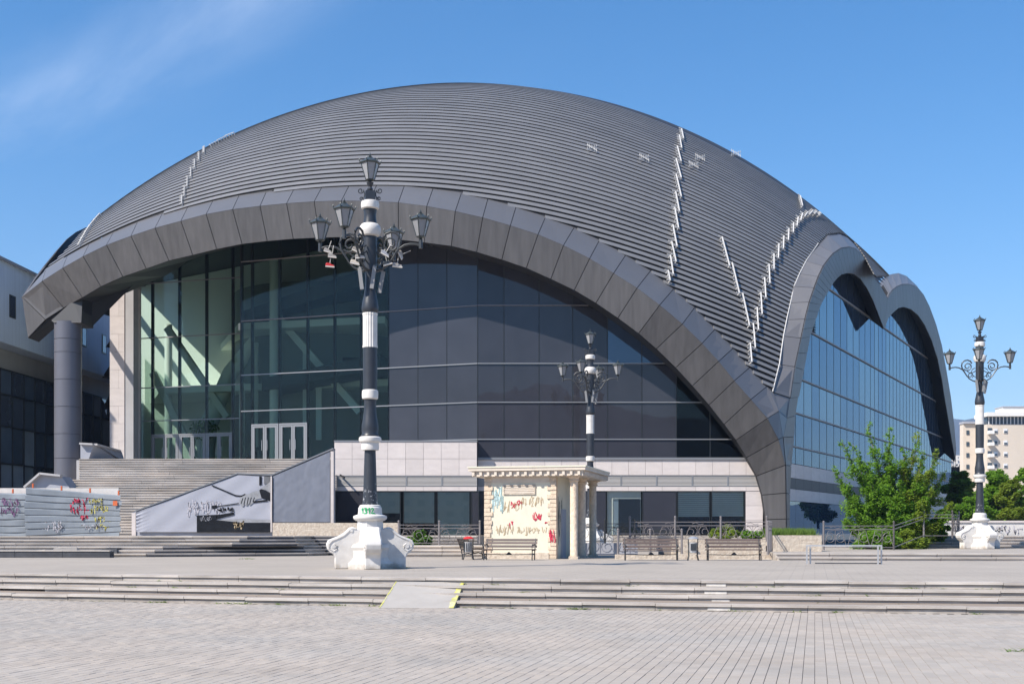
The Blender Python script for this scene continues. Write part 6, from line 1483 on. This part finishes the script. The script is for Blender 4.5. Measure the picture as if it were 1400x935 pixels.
def bushtree(name, px, pyb, pyt, w, D_, mt, lab, n, s, seed, cat='tree', grp=None, blobs=14):
    rr = random.Random(seed); x = X(px, D_); zt = Z(pyt, D_); zb = Z(pyb, D_); W_ = w*D_/FP/2; H = zt-zb
    t = thing(name, (x, D_, zb), lab, cat, grp); tk = MB(); m_ = MB()
    tk.tube([(x, D_, zb-.5), (x+.1, D_, zb+H*.35), (x, D_, zb+H*.6)], [W_*.07, W_*.05, W_*.02], 6)
    n = int(n*1.1)
    for b in range(int(blobs*2.8)):
        a = rr.uniform(0, 6.28); q = rr.random()**.6; f = rr.random(); r_ = W_*lerp(.34, .20, f)*rr.uniform(.4, 1.25); env = math.sin(math.pi*min(1, .22+.72*f))
        c = (x+math.cos(a)*W_*.95*q*env, D_+math.sin(a)*W_*.8*q*env, zb+H*(.08+.80*f+rr.uniform(-.06, .06))); tk.tube([(x, D_, zb+H*.3), c], W_*.012, 4)
        leafcloud(m_, c, (r_, r_, r_*.8), int(n*max(.35, (r_/(W_*.3))**2)), rr, s, hollow=.35)
    tk.build('trunk', 'bark', t); m_.build('crown', mt, t, recalc=False); return t
G1 = 'trees beyond the white wall'
bushtree('leafy_tree', 1312, 715, 640, 56, 112, 'leaf3', 'yellowish green tree just right of the hall corner behind the white wall', 420, .19, 1, grp=G1, blobs=22)
bushtree('leafy_tree', 1296, 722, 690, 34, 92, 'leaf2', 'dark shaded tree low between the hall corner and the right lamp', 320, .15, 2, grp=G1, blobs=16)
bushtree('leafy_tree', 1330, 722, 676, 52, 96, 'leaf', 'mid green tree directly behind the right lamp post', 340, .15, 3, grp=G1, blobs=18)
bushtree('leafy_tree', 1362, 722, 634, 60, 100, 'leaf', 'bright green rounded tree right of the right lamp post', 430, .17, 4, grp=G1, blobs=24)
bushtree('leafy_tree', 1384, 722, 648, 44, 96, 'leaf3', 'lighter green tree in front of the pink apartment block', 380, .15, 5, grp=G1, blobs=18)
bushtree('leafy_tree', 1404, 722, 636, 70, 104, 'leaf', 'deep green tree cut by the right edge of the picture', 430, .18, 6, grp=G1, blobs=24)
bushtree('leafy_tree', 1460, 722, 630, 80, 104, 'leaf', 'deep green tree just outside the right edge', 300, .2, 16, grp=G1, blobs=20)
bushtree('low_shrub', 1283, 742, 712, 40, 67, 'leaf', 'low green shrub under the upper railing by the steps', 260, .10, 7, 'shrub', blobs=14)
bushtree('low_shrub', 1200, 752, 722, 60, 62, 'leaf', 'spreading shrub filling the bed behind the scrolled railing', 240, .10, 8, 'shrub', blobs=16)
bushtree('low_shrub', 1240, 752, 724, 50, 63, 'leaf3', 'low shrub at the bottom of the sloping handrail', 240, .10, 9, 'shrub', blobs=14)
bushtree('low_shrub', 576, 748, 722, 30, 61.5, 'leaf2', 'thin weedy plant growing through the railing by the near lamp', 60, .10, 10, 'shrub', blobs=9)
bushtree('low_shrub', 562, 748, 734, 30, 61.5, 'leaf', 'low yellow green plant right beside the lamp pedestal', 60, .08, 12, 'shrub', blobs=8)
bushtree('low_shrub', 990, 738, 719, 44, 57.5, 'leaf3', 'yellow green shrub behind the railing over the right bench', 90, .08, 11, 'shrub', blobs=10)
bushtree('low_shrub', 1030, 738, 724, 34, 57.5, 'leaf', 'low shrub at the right end of the railing bed', 70, .08, 13, 'shrub', blobs=8)
# weeds in the joints of the square and the steps
wd = MB(); 
for (px, py) in ((335, 822), (322, 824), (215, 823), (1395, 890), (788, 831), (503, 776), (548, 776), (340, 764), (335, 764)):
    D_ = 1700*(EYE-(0 if py > 800 else ZU))/(py-728); 
    if py > 800: D_ = min(D_, arc(X(px, D_))-.02)
    x, y = X(px, D_), D_; grass(wd, x-.25, x+.25, y-.08, y+.06, 0 if py > 800 else ZU, 26, .05)
for _ in range(60):
    x = rr.uniform(-11, 11); k = rr.choice((0, 0, 1, 2, 3)); y = arc(x)+k*.4+(.03 if k else -.01); grass(wd, x-.12, x+.12, y-.03, y+.02, .165*k, rr.randint(4, 14), .05)
tag(wd.build('weeds', 'grass', None, recalc=False), kind='stuff')

# ---------------------------------------------------------------- far buildings and hills
ab = thing('apartment_block', (X(1370, 250), 250, 0), 'pale pink apartment block with a dark glazed top floor, half behind the right lamp', 'apartment block')
AD = 250; ax0, ax1, ax2 = X(1349, AD), X(1382, AD), X(1470, AD-25); z3 = Z(564, AD); zr = Z(566, AD)
def abox(name, x0, x1, y0, y1, z0, z1, m, p=None): m_ = MB(); m_.box((x0, y0, z0), (x1, y1, z1)); return m_.build(name, m, p or ab)
abox('wall', X(1349, AD), X(1470, AD), AD, AD+6, 0, Z(580, AD), 'blockpink'); abox('wall', X(1327, AD), X(1349, AD)-.02, AD+4, AD+6, 0, Z(577, AD), 'blockpink')
abox('top_floor', X(1350, AD), X(1470, AD), AD+.3, AD+5.5, Z(580, AD)+.02, Z(569.5, AD), 'window_dark'); abox('roof', X(1347, AD), X(1470, AD), AD-1, AD+6, Z(569.4, AD), Z(564, AD), 'blockwhite'); abox('roof', X(1326, AD), X(1349, AD), AD+3.5, AD+6, Z(577, AD)+.02, Z(574, AD), 'parapet')
abox('stair_tower', X(1374, AD), X(1470, AD), AD+1, AD+5, Z(563.9, AD), Z(556, AD), 'blockwhite'); abox('stair_tower', X(1373, AD), X(1470, AD), AD+.8, AD+5.2, Z(555.9, AD), Z(554.6, AD), 'parapet')
for px in range(1352, 1402, 5): abox('glazing_bar', X(px, AD), X(px, AD)+.15, AD+.2, AD+.35, Z(580, AD)+.03, Z(569.6, AD), 'window_frame')
for r, py in enumerate((586, 602, 617.5, 633.5)):
    for px in (1361, 1374.5, 1392):
        if px == 1392: continue
        w_ = abox('window', X(px-2.6, AD), X(px+2.6, AD), AD-.12, AD-.02, Z(py+6, AD), Z(py, AD), 'window_frame'); abox('pane', X(px-2.0, AD), X(px+2.0, AD), AD-.2, AD-.13, Z(py+5.3, AD), Z(py+.8+(2.2 if (r+px) % 2 else 0), AD), 'window_dark', w_)
    b_ = abox('balcony', X(1350, AD), X(1356.5, AD), AD-1.2, AD-.02, Z(py+7.5, AD), Z(py+3, AD), 'blockwhite'); abox('balcony_door', X(1350.3, AD), X(1356, AD), AD-.1, AD-.03, Z(py+3, AD), Z(py-1, AD), 'window_dark', b_)
    abox('window', X(1331, AD), X(1335, AD), AD+3.88, AD+3.98, Z(py+6, AD), Z(py, AD), 'window_dark')
ht = thing('hotel', (X(1312, 330), 330, 0), 'distant low pale hotel with large white roof letters behind the hall corner', 'hotel'); HDs = 330
def hbox(name, a, b, c, d, dep, m): m_ = MB(); m_.box((X(a, HDs), HDs, Z(d, HDs)), (X(b, HDs), HDs+dep, Z(c, HDs))); return m_.build(name, m, ht)
hbox('upper_floor', 1292, 1320, 634.5, 660, 18, 'blockwhite'); hbox('lower_wall', 1290, 1328, 641, 665, 17, 'parapet'); hbox('roof', 1289, 1329, 638, 641, 16, 'blockwhite')
for i in range(8): hbox('window', 1294+i*3.2, 1296+i*3.2, 635.5, 638, -.3, 'window_dark')
def text(body, size, loc, mt, name, parent, ext=.3):
    cu = bpy.data.curves.new(name, 'FONT'); cu.body = body; cu.size = size; cu.extrude = ext; cu.offset = size*.03
    o = bpy.data.objects.new(name, cu); COL.objects.link(o); dg = bpy.context.evaluated_depsgraph_get(); me = bpy.data.meshes.new_from_object(o.evaluated_get(dg)); bpy.data.objects.remove(o)
    me.materials.clear(); me.materials.append(M[mt]); o = bpy.data.objects.new(name, me); COL.objects.link(o); o.parent = parent; o.location = Vector(loc)-(parent.location if parent else Vector((0, 0, 0))); o.rotation_euler = (R(90), 0, 0); return o
text('ARKA', 2.75, (X(1296.5, 329), 329, Z(632.5, 329)), 'lamp_white', 'roof_letters', ht); text('HOTEL', 1.35, (X(1299.5, 329), 328.6, Z(638, 329)), 'lamp_white', 'roof_letters', ht, .15)
# plant behind letters
def hills(name, r, h0, seed, z0=-60, n=360):
    from mathutils import noise
    m_ = MB(); vs = []
    for i in range(n+1):
        a = 2*math.pi*i/n; q = Vector((math.cos(a)*3+seed, math.sin(a)*3, seed)); h = h0*(.62+.55*noise.fractal(q, 1.0, 2.0, 6)+.25*math.sin(a*2+seed))
        for (f, g_) in ((0, 0), (.25, .38), (.5, .7), (.75, .9), (1.0, 1.0), (1.35, .3)): rr_ = r*(.82+.2*f)+120*noise.noise(q*3+Vector((f*4, 0, 0))); vs.append((rr_*math.cos(a), rr_*math.sin(a), z0+(h-z0)*g_*(1+.14*noise.noise(q*6+Vector((0, 0, f*5))))))
    m_.add(vs, [(i*6+k, (i+1)*6+k, (i+1)*6+k+1, i*6+k+1) for i in range(n) for k in range(5)], True); tag(m_.build(name, 'hill', None, recalc=False), kind='structure')
hills('hills', 5000, 520, 4.3)
m_ = MB(); m_.box((-6500, -6500, -63), (6500, 6500, 760)); hzo = m_.build('haze', 'dark'); tag(hzo, kind='stuff')
hm = bpy.data.materials.new('haze'); hm.use_nodes = True; hm.node_tree.nodes.clear(); ho = hm.node_tree.nodes.new('ShaderNodeOutputMaterial'); hv = hm.node_tree.nodes.new('ShaderNodeVolumePrincipled')
hv.inputs['Color'].default_value = (.48, .66, 1, 1); hv.inputs['Density'].default_value = .00014; hv.inputs['Anisotropy'].default_value = 0.0; hm.node_tree.links.new(hv.outputs[0], ho.inputs['Volume']); hzo.data.materials.clear(); hzo.data.materials.append(hm)
# things behind the viewpoint, seen only as reflections in the glass
rr = random.Random(44)
for i, (x, y, w, h, lab) in enumerate([(-120, -150, 60, 24, 'pale flat block across the square behind the viewpoint, left'), (-20, -190, 70, 18, 'long low pale block straight behind the viewpoint'), (90, -140, 50, 28, 'taller pale block behind the viewpoint, right'), (230, -60, 60, 22, 'pale block beyond the right side of the square'), (260, 60, 40, 26, 'pale block reflected in the side glass')]):
    t = thing('far_block', (x, y, 0), lab, 'building', 'blocks around the square'); m_ = MB(); m_.box((x-w/2, y-9, 0), (x+w/2, y+9, h)); m_.box((x-w/6, y-5, h+.01), (x+w/6, y+5, h+3)); m_.build('wall', 'blockpink', t)
    m_ = MB()
    for z in range(3, int(h)-2, 3):
        for k in range(int(w/4)): m_.box((x-w/2+1.2+k*4, y+9.0, z), (x-w/2+3.2+k*4, y+9.06, z+1.5))
    m_.build('windows', 'window_dark', t)['kind'] = 'stuff'
